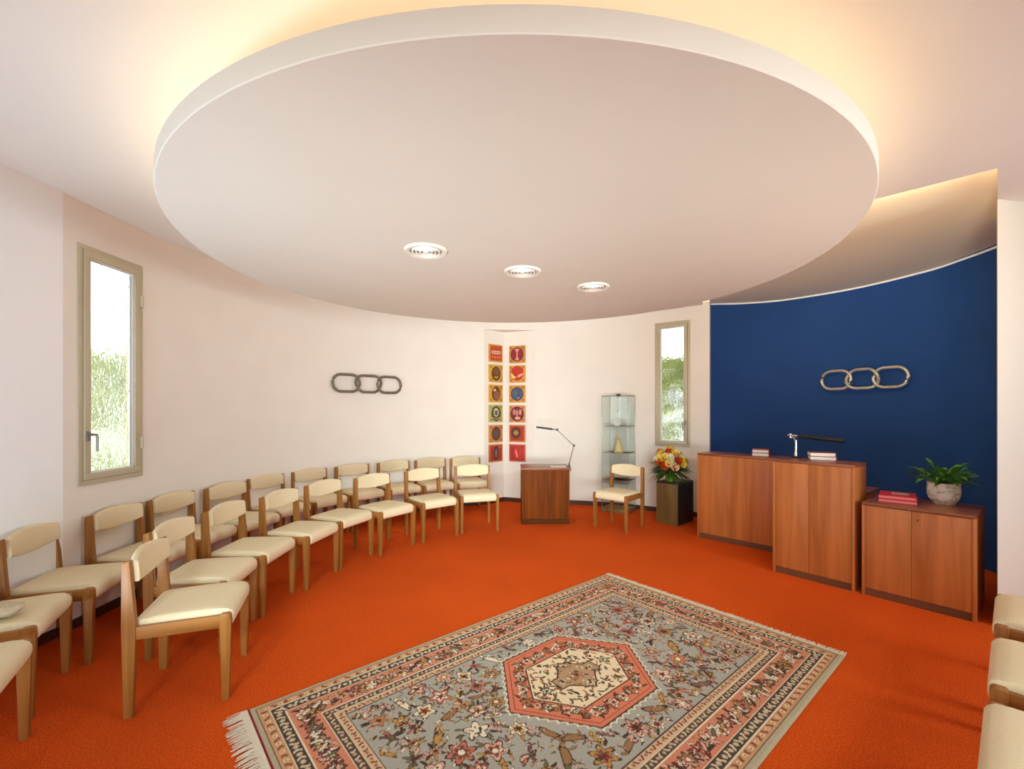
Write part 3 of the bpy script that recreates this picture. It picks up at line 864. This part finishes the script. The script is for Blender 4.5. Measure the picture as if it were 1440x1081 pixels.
bm = nbm(); tube(bm, [(0.01, -0.012, 0.207), (0.03, -0.037, 0.206), (0.24, -0.30, 0.183)], [0.014, 0.019, 0.021], 18); link('lamp_shade', bm, M_BLACK, t, True, 40)

# ------------------------------------------------------------------ podium and its jointed lamp
PX, PY, PW, PD, PH = 0.126, 5.89, 0.625, 0.44, 0.735
t = thing('podium', 'teak box podium standing alone before the picture niche', 'podium', (PX, PY, 0), 0.012)
box_obj('front_panel', (0, PW, 0, 0.02, 0.075, PH - 0.025), M_PODIUM, t, 0.0015)
for x0 in (0, PW - 0.02): box_obj('side_panel', (x0, x0 + 0.02, 0.0205, PD, 0, PH - 0.025), M_PODIUM, t, 0.0015)
box_obj('top', (-0.006, PW + 0.02, -0.006, PD, PH - 0.0245, PH), M_TEAKT, t, 0.002)
box_obj('plinth', (0.005, PW - 0.002, 0.014, 0.03, 0, 0.0745), M_PLINTH, t, 0)
box_obj('shelf', (0.021, PW - 0.021, 0.04, PD - 0.02, 0.36, 0.378), M_PODIUM, t, 0)
s = box_obj('paper_sheet', (0.39, 0.59, 0.06, 0.27, PH + 0.0005, PH + 0.003), M_PAPER, None, 0)
s.location = (PX, PY, 0); tag(s, 'white paper sheet lying on the podium beside the lamp', 'paper')
t = thing('jointed_lamp', 'thin grey jointed arm lamp clamped to the podium edge', 'lamp', (PX + PW - 0.004, PY + 0.12, PH + 0.001))
bm = nbm(); box(bm, -0.02, 0.026, -0.02, 0.02, 0, 0.012, 0.002); box(bm, 0.026, 0.032, -0.02, 0.02, -0.06, 0.012, 0.001); tube(bm, [(0.012, 0, 0.01), (0.012, 0, 0.045)], 0.011, 12); link('clamp', bm, M_DKGREY, t, True, 40)
J0, J1, J2, J3 = Vector((0.012, 0, 0.04)), Vector((0.075, 0, 0.283)), Vector((-0.147, 0, 0.492)), Vector((-0.425, 0, 0.53))
def arm(p, q, name):
    bm = nbm()
    for dy in (-0.007, 0.007): tube(bm, [p + Vector((0, dy, 0)), q + Vector((0, dy, 0))], 0.0042, 8)
    link(name, bm, M_DKGREY, t, True, 40)
arm(J0, J1, 'arm'); arm(J1, J2, 'arm')
for j in (J1, J2):
    bm = nbm(); tube(bm, [j + Vector((0, -0.014, 0)), j + Vector((0, 0.014, 0))], 0.016, 14); tube(bm, [j + Vector((0, -0.02, 0.006)), j + Vector((0.0, -0.02, 0.024))], 0.006, 8); link('joint', bm, M_DKGREY, t, True, 40)
bm = nbm(); dv = (J3 - J2).normalized()
tube(bm, [J2, J2 + dv * 0.06, J2 + dv * 0.07, J3], [0.006, 0.007, 0.013, 0.012], 12); link('lamp_head', bm, M_DKGREY, t, True, 40)

# ------------------------------------------------------------------ glass display cabinet
NCX, NCY = 1.655, 6.455
ux, uy = -0.83, 0.558; vx, vy = 0.558, 0.83
VA = math.atan2(vy, vx)           # local x to the back right, local y to the left
LV, LU, HV = 0.325, 0.40, 1.70
t = thing('display_cabinet', 'tall narrow frameless glass display cabinet against the wall left of the right window', 'display cabinet', (NCX, NCY, 0), VA)
bm = nbm(); box(bm, 0.0, LV, 0.0, LU, 0.0, 0.055, 0.002); link('base', bm, M_SHELFW, t, True, 35)
for dims in ((0.002, LV - 0.002, 0.001, 0.005), (0.002, LV - 0.002, LU - 0.005, LU - 0.001), (0.001, 0.005, 0.006, LU - 0.006), (LV - 0.005, LV - 0.001, 0.006, LU - 0.006)):
    bm = nbm(); box(bm, *dims, 0.056, HV - 0.012); link('glass_panel', bm, M_VIT, t)
for x in (0.003, LV - 0.003):
    for y in (0.003, LU - 0.003):
        bm = nbm(); tube(bm, [(x, y, 0.056), (x, y, HV - 0.012)], 0.0034, 8); link('edge_profile', bm, M_VITE, t, True, 40)
SH = (0.46, 0.862, 1.25)
for z in SH:
    bm = nbm(); box(bm, 0.008, LV - 0.008, 0.008, LU - 0.008, z, z + 0.006); gl = link('shelf', bm, M_VIT, t)
    bm = nbm()
    for a in ((0.008, 0.0095, 0.008, LU - 0.008), (0.008, LV - 0.008, 0.008, 0.0095)): box(bm, *a, z - 0.0005, z + 0.0065)
    link('shelf_edge', bm, M_VITE, gl)
bm = nbm(); box(bm, 0, LV, 0, LU, HV - 0.012, HV, 0.001); link('glass_top', bm, M_VIT, t, True, 35)
bm = nbm()
for a in ((0, LV, 0, 0.004), (0, 0.004, 0.004, LU)): box(bm, *a, HV - 0.012, HV + 0.001)
link('top_edge', bm, mat('grey_edge', rgb(150, 160, 156), 0.3, 0.3), t)
bm = nbm(); lathe(bm, [(0.034, 0.0), (0.036, 0.012), (0.022, 0.026), (0, 0.028)], 24, (LV / 2, LU / 2, HV + 0.001)); tube(bm, [(LV / 2, LU / 2, HV - 0.02), (LV / 2, LU / 2, HV + 0.01)], 0.012, 10); link('spotlight', bm, M_DKGREY, t, True, 40)
Rv = Matrix.Rotation(VA, 3, 'Z')
def vit(x, y, z):
    p = Rv @ Vector((x, y, 0)); return (NCX + p.x, NCY + p.y, z)
# porcelain flower dish
bm = nbm(); lathe(bm, [(0, 0), (0.03, 0), (0.035, 0.008), (0.055, 0.03), (0.06, 0.05), (0.055, 0.048), (0.03, 0.014), (0, 0.012)], 28)
for k in range(9):
    a = k * 2.4; r = 0.012 + 0.011 * (k % 3)
    lathe(bm, [(0, 0.02), (0.012, 0.03), (0.02, 0.055), (0.012, 0.052), (0, 0.04)], 10, (1.9 * r * math.cos(a), 1.9 * r * math.sin(a), 0.02 + 0.01 * (k % 2)))
o = link('porcelain_dish', bm, M_PORC, None, True, 50); o.location = vit(0.15, 0.22, SH[2] + 0.0065)
tag(o, 'white porcelain flower ornament on the top glass shelf', 'ornament')
# pale gold cone-shaped figurine
bm = nbm()
lathe(bm, [(0, 0), (0.075, 0), (0.078, 0.012), (0.06, 0.02), (0.05, 0.06), (0.036, 0.12), (0.026, 0.155), (0.030, 0.17), (0.020, 0.185), (0.012, 0.192), (0.022, 0.205), (0.024, 0.222), (0.016, 0.24), (0, 0.246)], 24)
for s in (-1, 1): tube(bm, [(0, s * 0.022, 0.165), (0.022, s * 0.042, 0.125), (0.05, s * 0.012, 0.115)], [0.012, 0.011, 0.008], 8)
o = link('figurine', bm, M_GOLD, None, True, 50); o.location = vit(0.14, 0.19, SH[1] + 0.0065)
tag(o, 'pale gold robed figurine on the middle glass shelf', 'figurine')
bm = nbm(); tube(bm, [(0, 0, 0), (0, 0, -0.20)], 0.003, 6); lathe(bm, [(0, 0.0), (0.010, -0.01), (0.012, -0.03), (0, -0.04)], 12, (0, 0, -0.19))
o = link('hanging_pendant', bm, M_CHROME, None, True, 50); o.location = vit(0.15, 0.21, HV - 0.013)
tag(o, 'thin cord with small pendant hanging inside top of the glass cabinet', 'pendant')

# ------------------------------------------------------------------ flower plinth with bouquet
PA = math.atan2(6.096 - 5.80, 2.444 - 2.125)
t = thing('flower_plinth', 'dark brown square plinth beneath the bouquet', 'plinth', (2.125, 5.80, 0), PA)
bm = nbm(); box(bm, 0, 0.43, 0, 0.30, 0, 0.53, 0.003); link('body', bm, M_DKWOOD, t, True, 35)
bm = nbm(); box(bm, 0, 0.43, 0, 0.30, 0.5305, 0.548, 0.003); link('top', bm, M_DKWOODX, t, True, 35)
bm = nbm(); box(bm, 0.004, 0.428, -0.003, 0.0, 0.004, 0.526); link('side_panel', bm, M_DKWOODX, t)

BX, BY, BZ = 2.10, 6.01, 0.549
t = thing('bouquet', 'round bouquet of cream, yellow and orange roses in a green vase', 'bouquet', (BX, BY, BZ))
bm = nbm(); lathe(bm, [(0, 0), (0.05, 0), (0.055, 0.01), (0.062, 0.07), (0.07, 0.13), (0.064, 0.13), (0.05, 0.02), (0, 0.015)], 28); link('vase', bm, M_VASE, t, True, 50)
q = random.Random(11)
def leaf_strip(bm, base, dirv, ln, wd, droop, q, seg=5):
    dirv = Vector(dirv).normalized(); side = dirv.cross(Vector((0, 0, 1)))
    side = side.normalized() if side.length > 1e-3 else Vector((1, 0, 0))
    side = (side + Vector((0, 0, q.uniform(-0.4, 0.4)))).normalized()
    rows = []
    for i in range(seg + 1):
        s = i / seg; p = Vector(base) + dirv * ln * s + Vector((0, 0, -droop * s * s))
        ww = wd * (math.sin(PI * min(1, s * 0.93 + 0.05)) ** 0.8) * (1 - 0.35 * s)
        fold = Vector((0, 0, 0.25 * ww))
        rows.append([bm.verts.new(p - side * ww + fold), bm.verts.new(p), bm.verts.new(p + side * ww + fold)])
    for a, b in zip(rows, rows[1:]):
        bm.faces.new((a[0], a[1], b[1], b[0])); bm.faces.new((a[1], a[2], b[2], b[1]))
bm = nbm()
for k in range(300):
    a = q.uniform(0, 2 * PI); e = q.uniform(-0.45, 0.9)
    dv = (math.cos(a) * math.cos(e), math.sin(a) * math.cos(e), math.sin(e))
    b0 = (0.07 * math.cos(a), 0.07 * math.sin(a), 0.10 + 0.14 * q.random())
    leaf_strip(bm, b0, dv, q.uniform(0.15, 0.25), q.uniform(0.009, 0.02), q.uniform(0.02, 0.08), q)
link('foliage', bm, M_LEAF2, t, True)
CREAM, YEL, ORG, WHT, PNK = (mat('rose_' + n_, c, 0.7, var=0.12, scale=30, spec=0.2) for n_, c in (('cream', rgb(240, 226, 150)), ('yellow', rgb(236, 204, 70)), ('orange', rgb(206, 76, 26)), ('white', rgb(244, 240, 224)), ('blush', rgb(240, 196, 160))))
def rose_bm(R, q):
    bm = nbm()
    for ringi, (n_, tilt, rr) in enumerate(((3, 0.12, 0.32), (5, 0.38, 0.62), (6, 0.75, 0.95), (7, 1.15, 1.1))):
        for k in range(n_):
            a = 2 * PI * k / n_ + ringi * 0.7 + q.uniform(-.15, .15)
            rows = []
            for i in range(4):
                s = i / 3; h = R * (1.25 - 0.22 * ringi) * s
                rad = R * rr * (0.35 + 0.65 * s ** 0.8) + (R * 0.14 * s ** 3 if ringi > 1 else 0)
                row = []
                for j in range(5):
                    b = (j - 2) / 2 * (PI / n_) * 1.35
                    row.append(bm.verts.new((rad * math.cos(a + b), rad * math.sin(a + b), h - R * 0.12 * abs(j - 2) / 2 * s)))
                rows.append(row)
            for A_, B_ in zip(rows, rows[1:]):
                for j in range(4): bm.faces.new((A_[j], A_[j + 1], B_[j + 1], B_[j]))
    lathe(bm, [(0, 0), (R * 0.3, R * 0.05), (R * 0.36, R * 0.6), (R * 0.2, R * 1.1), (0, R * 1.15)], 10)
    return bm
# directions facing the room first, then the far side
cam_a = math.atan2(-BY, -BX)
spots = [(0.0, 0.62, WHT), (-0.62, 0.30, ORG), (-0.75, 0.55, CREAM), (-0.05, 0.26, CREAM), (-0.28, 0.10, ORG), (0.30, 0.08, PNK), (0.55, 0.42, ORG), (0.95, 0.62, CREAM), (0.8, 0.24, YEL), (-0.95, 0.85, YEL), (-0.1, 1.05, ORG), (0.6, 0.98, CREAM), (0.05, 1.40, YEL), (-0.35, 0.55, YEL), (-1.2, 0.45, WHT), (1.5, 0.4, YEL), (2.3, 0.7, ORG), (-2.2, 0.7, CREAM), (3.1, 0.5, WHT), (-1.7, 0.9, ORG), (0.25, 0.85, YEL)]
for az, el, m_ in spots:
    a = cam_a + az; R = q.uniform(0.042, 0.052)
    rad = 0.185
    p = Vector((rad * 1.05 * math.cos(a) * math.cos(el), rad * 1.05 * math.sin(a) * math.cos(el), 0.19 + rad * 1.22 * math.sin(el)))
    bm = rose_bm(R, q); dv = (p - Vector((0, 0, 0.16))).normalized()
    Mx = Matrix.Translation(p) @ Vector((0, 0, 1)).rotation_difference(dv).to_matrix().to_4x4()
    bmesh.ops.transform(bm, matrix=Mx, verts=bm.verts)
    link('rose', bm, m_, t, True)

# ------------------------------------------------------------------ potted plant on the low cabinet
t = thing('potted_plant', 'leafy green plant in a carved pale pot on the low cabinet', 'plant', (3.455, 3.62, 0.7485))
bm = nbm(); lathe(bm, [(0, 0), (0.066, 0), (0.069, 0.010), (0.072, 0.014), (0.092, 0.040), (0.101, 0.078), (0.102, 0.118), (0.098, 0.148), (0.101, 0.160), (0.103, 0.168), (0.095, 0.169), (0.092, 0.145), (0.0, 0.143)], 56); link('pot', bm, M_POT, t, True, 50)
bm = nbm(); lathe(bm, [(0.092, 0.146), (0.05, 0.153), (0, 0.155)], 32); link('soil', bm, M_SOIL, t, True)
bm = nbm(); q = random.Random(5)
for k in range(96):
    a = q.uniform(0, 2 * PI); e = q.choice((0.2, 0.4, 0.6, 0.85, 1.15)) + q.uniform(-0.12, 0.12)
    st = Vector((0.04 * math.cos(a) * q.random(), 0.04 * math.sin(a) * q.random(), 0.15))
    ln = q.uniform(0.06, 0.125) * (1.1 if e < 0.6 else 1.15)
    dv = Vector((math.cos(a) * math.cos(e), math.sin(a) * math.cos(e), math.sin(e) + 0.2)).normalized()
    tip = st + dv * ln
    tube(bm, [st, st + dv * ln * 0.5 + Vector((0, 0, 0.008)), tip], 0.0022, 5)
    leaf_strip(bm, tip, (dv.x, dv.y, dv.z * 0.7), q.uniform(0.085, 0.135), q.uniform(0.018, 0.028), q.uniform(0.02, 0.06), q, 6)
link('foliage', bm, M_LEAF, t, True)

# ------------------------------------------------------------------ three-link chains on the walls
def stadium(L, H, n=14):
    r = H / 2; s = L / 2 - r; P = []
    for k in range(n + 1):
        a = -PI / 2 + PI * k / n; P.append((s + r * math.cos(a), r * math.sin(a)))
    for k in range(n + 1):
        a = PI / 2 + PI * k / n; P.append((-s + r * math.cos(a), r * math.sin(a)))
    return P
def chain(label, a, b, z, m, H=0.205, r=0.017):
    a, b = Vector(a), Vector(b); w = (b - a).length; ang = math.atan2(b.y - a.y, b.x - a.x)
    c = (a + b) / 2
    t = thing('wall_chain', label, 'chain', (c.x, c.y, z), ang)
    L = (w + 2 * (0.052)) / 3
    for k in (-1, 0, 1):
        bm = nbm(); tilt = 0.12 * (1 if k == 0 else -1)
        pts = [((k * (L - 0.052) + px), -0.03 + (0.016 if k else -0.012) * (1 if abs(px) > 0 else 1), pz) for px, pz in stadium(L, H)]
        if k == 0:   # the middle link crosses in front of one neighbour strand and behind the other
            pts = [(x, -0.03 - 0.02 * math.copysign(min(1, abs(pz) / (H * 0.25)), pz) * (1 if x > 0 else -1) * (1 if abs(x) > L * 0.3 else 0.3), pz) for x, y, pz in pts]
        else:
            pts = [(x, -0.03, pz) for x, y, pz in pts]
        tube(bm, pts, r, 12, closed=True)
        link('chain_link', bm, m, t, True)
    return t
chain('dark iron three-link chain on the cream wall above the chairs', (-2.31, 5.79), (-1.625, 6.53), 1.843, M_IRON, 0.222, 0.0175)
chain('silver three-link chain on the blue wall above the cabinets', (3.99, 5.80), (4.40, 5.00), 1.866, M_SILVER, 0.225, 0.019)

# ------------------------------------------------------------------ painted panels in the niche
def ellipse(cx, cz, rx, rz, n=36, rot=0):
    return [(cx + rx * math.cos(2 * PI * k / n) * math.cos(rot) - rz * math.sin(2 * PI * k / n) * math.sin(rot), cz + rx * math.cos(2 * PI * k / n) * math.sin(rot) + rz * math.sin(2 * PI * k / n) * math.cos(rot)) for k in range(n)]
_pm = {}
def pm(*c):
    if c not in _pm: _pm[c] = mat('paint_%d_%d_%d' % c, rgb(*c), 0.55, var=0.12, scale=25, bump=0.1, bscale=60)
    return _pm[c]
S = 0.138
def corners(c): return [('corner_ornament', c, ellipse(sx * S * 0.78, sz * S * 0.78, 0.022, 0.022, 16)) for sx in (-1, 1) for sz in (-1, 1)]
E = ellipse
def ringlinks():
    out = []
    for k in (-1, 0, 1):
        o_ = stadium(0.072, 0.05, 8); i_ = stadium(0.044, 0.024, 8)
        out.append(('chain_emblem', (236, 214, 190), [(x + k * 0.058, z + 0.012) for x, z in o_])); out.append(('chain_emblem', (172, 62, 30), [(x + k * 0.058, z + 0.012) for x, z in i_]))
    return out
DES = {
 'L0': ((206, 150, 62), (190, 72, 28), ringlinks() + [('mark', (222, 130, 90), E(x, -0.065, 0.014, 0.02, 12)) for x in (-0.07, -0.02, 0.03, 0.075)], 'top panel of left column, red with three pale linked rings'),
 'L1': ((214, 160, 54), None, [('oval', (96, 66, 36), E(0, 0, 0.095, 0.115)), ('oval', (124, 84, 50), E(0.0, 0.03, 0.06, 0.06)), ('crescent', (226, 196, 70), [(-.04, -.04), (-.02, -.05), (0, -.054), (.03, -.045), (.045, -.03), (.03, -.062), (0, -.076), (-.03, -.064)])] , 'left column panel, second from top, gold with brown oval and yellow crescent'),
 'L2': ((214, 158, 52), None, [('oval', (112, 66, 34), E(0, 0, 0.09, 0.118)), ('oval', (150, 96, 74), E(0.012, -0.03, 0.06, 0.07)), ('moon', (240, 206, 140), E(-0.03, 0.055, 0.026, 0.022, 20))], 'left column panel, third from top, gold with brown oval and pale moon'),
 'L3': ((186, 174, 96), None, [('oval', (84, 80, 48), E(0, 0, 0.10, 0.122)), ('ring', (220, 214, 170), E(0, 0.018, 0.052, 0.068)), ('eye', (98, 96, 104), E(0, 0.012, 0.034, 0.046)), ('mark', (236, 222, 120), E(0, 0.07, 0.022, 0.016, 16))] + [('mark', (196, 188, 150), E(x, -0.085 + abs(x) * 0.2, 0.012, 0.01, 10)) for x in (-.07, -.035, 0, .035, .07)], 'olive green panel in left column with a pale ring, fourth from top'),
 'L4': ((206, 138, 66), None, [('oval', (104, 58, 34), E(0, 0, 0.095, 0.112)), ('disc', (98, 80, 86), E(-0.005, 0, 0.066, 0.074))], 'left column panel, fifth from top, orange brown with slate disc'),
 'L5': ((196, 108, 56), (164, 54, 32), [('oval', (62, 44, 34), E(0, 0, 0.046, 0.112)), ('oval', (108, 112, 110), E(0, 0, 0.024, 0.075)), ('mark', (226, 150, 110), E(0.08, 0.09, 0.014, 0.014, 12))], 'bottom panel of left column, red with a tall dark oval'),
 'R0': ((200, 146, 72), None, [('disc', (140, 36, 36), E(0, 0, 0.115, 0.115)), ('hourglass', (228, 150, 130), [(-.045, .09), (.045, .09), (.012, .03), (.012, -.04), (.036, -.085), (0, -.098), (-.036, -.085), (-.012, -.04), (-.012, .03)])], 'top panel of right column, dark red disc with pink hourglass shape'),
 'R1': ((214, 156, 72), None, [('disc', (196, 52, 22), E(0, 0.012, 0.112, 0.118)), ('hand', (236, 206, 120), [(-.10, .03), (-.07, -.01), (-.04, -.04), (-.01, -.045), (-.03, -.075), (-.08, -.07), (-.105, -.02)]), ('hand', (238, 176, 150), [(.0, -.045), (.02, -.015), (.06, .0), (.105, .012), (.10, -.018), (.06, -.04), (.03, -.058)])], 'right column panel, second from top, red disc with two pale hands'),
 'R2': ((216, 152, 62), None, [('disc', (96, 58, 62), E(0, 0, 0.11, 0.112)), ('globe', (72, 86, 122), E(0, 0, 0.096, 0.098)), ('mark', (220, 150, 160), E(0.02, -0.065, 0.014, 0.012, 12)), ('land', (92, 104, 112), E(-0.035, 0.01, 0.035, 0.05))], 'right column panel, third from top, gold with a blue globe'),
 'R3': ((216, 150, 100), None, [('disc', (110, 42, 42), E(0, 0, 0.118, 0.12)), ('figure', (206, 128, 120), E(-.05, 0.03, 0.026, 0.05, 20)), ('figure', (206, 128, 120), E(.0, 0.01, 0.022, 0.06, 20)), ('figure', (214, 140, 126), E(.055, 0.03, 0.024, 0.05, 20)), ('mark', (236, 160, 130), E(0.01, -0.07, 0.05, 0.026, 24))], 'right column panel, fourth from top, maroon disc with pink figures'),
 'R4': ((206, 130, 70), (178, 56, 34), [('disc', (96, 50, 34), E(-0.02, 0.012, 0.085, 0.095)), ('star', (178, 140, 78), [(-.02 + (0.055 if k % 2 == 0 else 0.03) * math.cos(PI * k / 8), .012 + (0.055 if k % 2 == 0 else 0.03) * math.sin(PI * k / 8)) for k in range(16)])], 'right column panel, fifth from top, red with a gold star in brown disc'),
 'R5': ((200, 96, 66), (172, 42, 44), [('disc', (190, 52, 46), E(0.03, 0.0, 0.095, 0.11)), ('flame', (240, 160, 140), [(-.03, .06), (-.012, .05), (0, .0), (.016, -.055), (.0, -.075), (-.014, -.04), (-.03, .0)])], 'bottom panel of right column, crimson with a small pale flame'),
}
def panel(key, p, ang, z):
    edge, inner, shapes, label = DES[key]
    t = thing('painted_panel', label, 'picture', (p.x, p.y, z), ang, 'painted square panels in the wall niche')
    h = 0.139
    bm = nbm(); box(bm, -h, h, -0.026, -0.002, -h, h, 0.002); link('panel', bm, pm(*edge), t, True, 35)
    bm = nbm(); y = -0.0262
    def flat(bm, poly, y):
        bm.faces.new([bm.verts.new((x, y, zz)) for x, zz in poly])
    bm.free()
    lay = 0
    base = [('inner_field', inner, [(-.118, -.118), (.118, -.118), (.118, .118), (-.118, .118)])] if inner else [('corner_ornament', tuple(int(c * 0.80) for c in edge), E(sx * 0.1, sz * 0.1, 0.022, 0.022, 14)) for sx in (-1, 1) for sz in (-1, 1)]
    for nm, c, poly in base + shapes:
        lay += 1; bm = nbm()
        poly = [(max(-0.134, min(0.134, x)), zz) for x, zz in poly]
        prism(bm, poly, -0.0255, -0.0264 - 0.0005 * lay)
        link(nm, bm, pm(*c), t)
def on(a, b, s): return a + (b - a) * s
for i, (yl, yr) in enumerate(zip((496.8, 525.3, 553.3, 581.3, 609.4, 636.8), (498.5, 526.0, 553.8, 581.8, 609.2, 636.5))):
    zl = 1.5 - (yl - 575.5) * 7.29 / 636; zr = 1.5 - (yr - 575.5) * 7.34 / 636
    dl = NC - N1; dr = N2 - NC
    panel('L%d' % i, on(N1, NC, 0.531), math.atan2(dl.y, dl.x), zl)
    panel('R%d' % i, on(NC, N2, 0.447), math.atan2(dr.y, dr.x), zr)

# ------------------------------------------------------------------ light
w = bpy.data.worlds.new('World'); scene.world = w; w.use_nodes = True
nt = w.node_tree; bg = nt.nodes['Background']
bg.inputs['Color'].default_value = (0.93, 0.97, 1.0, 1); bg.inputs['Strength'].default_value = 3.4

def area(name, loc, target, sx, sy, energy, c):
    d = bpy.data.lights.new(name, 'AREA'); d.shape = 'RECTANGLE'; d.size = sx; d.size_y = sy; d.energy = energy; d.color = c
    o = bpy.data.objects.new(name, d); COL.objects.link(o); o.location = loc
    o.rotation_euler = (Vector(target) - Vector(loc)).to_track_quat('-Z', 'Y').to_euler()
    return o
def lamp(name, loc, target, sx, sy, energy, c, spread):
    o = area(name, loc, target, sx, sy, energy, c); o.data.spread = D(spread)
lamp('daylight_left', (-2.7, 0.7, 0.4), (-1.3, 3.4, 2.6), 1.2, 0.6, 33, (0.66, 0.86, 1.0), 110)
lamp('right_fill', (4.9, 0.2, 1.6), (-1.5, 4.5, 1.2), 1.6, 1.8, 81, (0.87, 0.99, 1.0), 120)  # added fill for the left wall and chairs, not a window
lamp('far_wash', (0.1, -1.7, 0.8), (0.0, 6.0, 2.4), 3.0, 0.6, 37, (0.94, 1.0, 0.93), 50)  # added fill brightening the far part of the disc
lamp('cabinet_wash', (-1.5, -1.5, 2.1), (3.3, 4.5, 0.9), 1.2, 0.8, 3.5, (1.0, 0.97, 0.9), 40)  # added fill for the cabinets and the lower blue wall
lamp('alcove_wash', (-0.8, -1.5, 0.7), (3.9, 4.9, 2.95), 1.2, 0.5, 7.5, (1.0, 0.92, 0.80), 26)  # added fill aimed up at the recess ceiling
lamp('floor_fill', (0.1, -1.6, 2.5), (0.1, 4.6, 0.0), 3.0, 0.4, 27, (0.82, 1.0, 0.98), 45)  # added fill for the carpet, no window stands behind it

# ------------------------------------------------------------------ camera
cd = bpy.data.cameras.new('camera'); cam = bpy.data.objects.new('camera', cd); COL.objects.link(cam)
cam.location = (0, 0, 1.5); cam.rotation_euler = (PI / 2, 0, 0)
cd.sensor_fit = 'HORIZONTAL'; cd.sensor_width = 36.0; cd.lens = 636.0 / 1440.0 * 36.0
cd.shift_y = 35.0 / 1440.0; cd.clip_start = 0.05
scene.camera = cam

scene.view_settings.view_transform = 'Standard'
scene.view_settings.look = 'None'
scene.view_settings.exposure = 0.0
scene.cycles.use_denoising = True
scene.cycles.caustics_refractive = False
scene.cycles.caustics_reflective = False
scene.cycles.sample_clamp_indirect = 5.0
scene.cycles.max_bounces = 10
scene.cycles.diffuse_bounces = 6
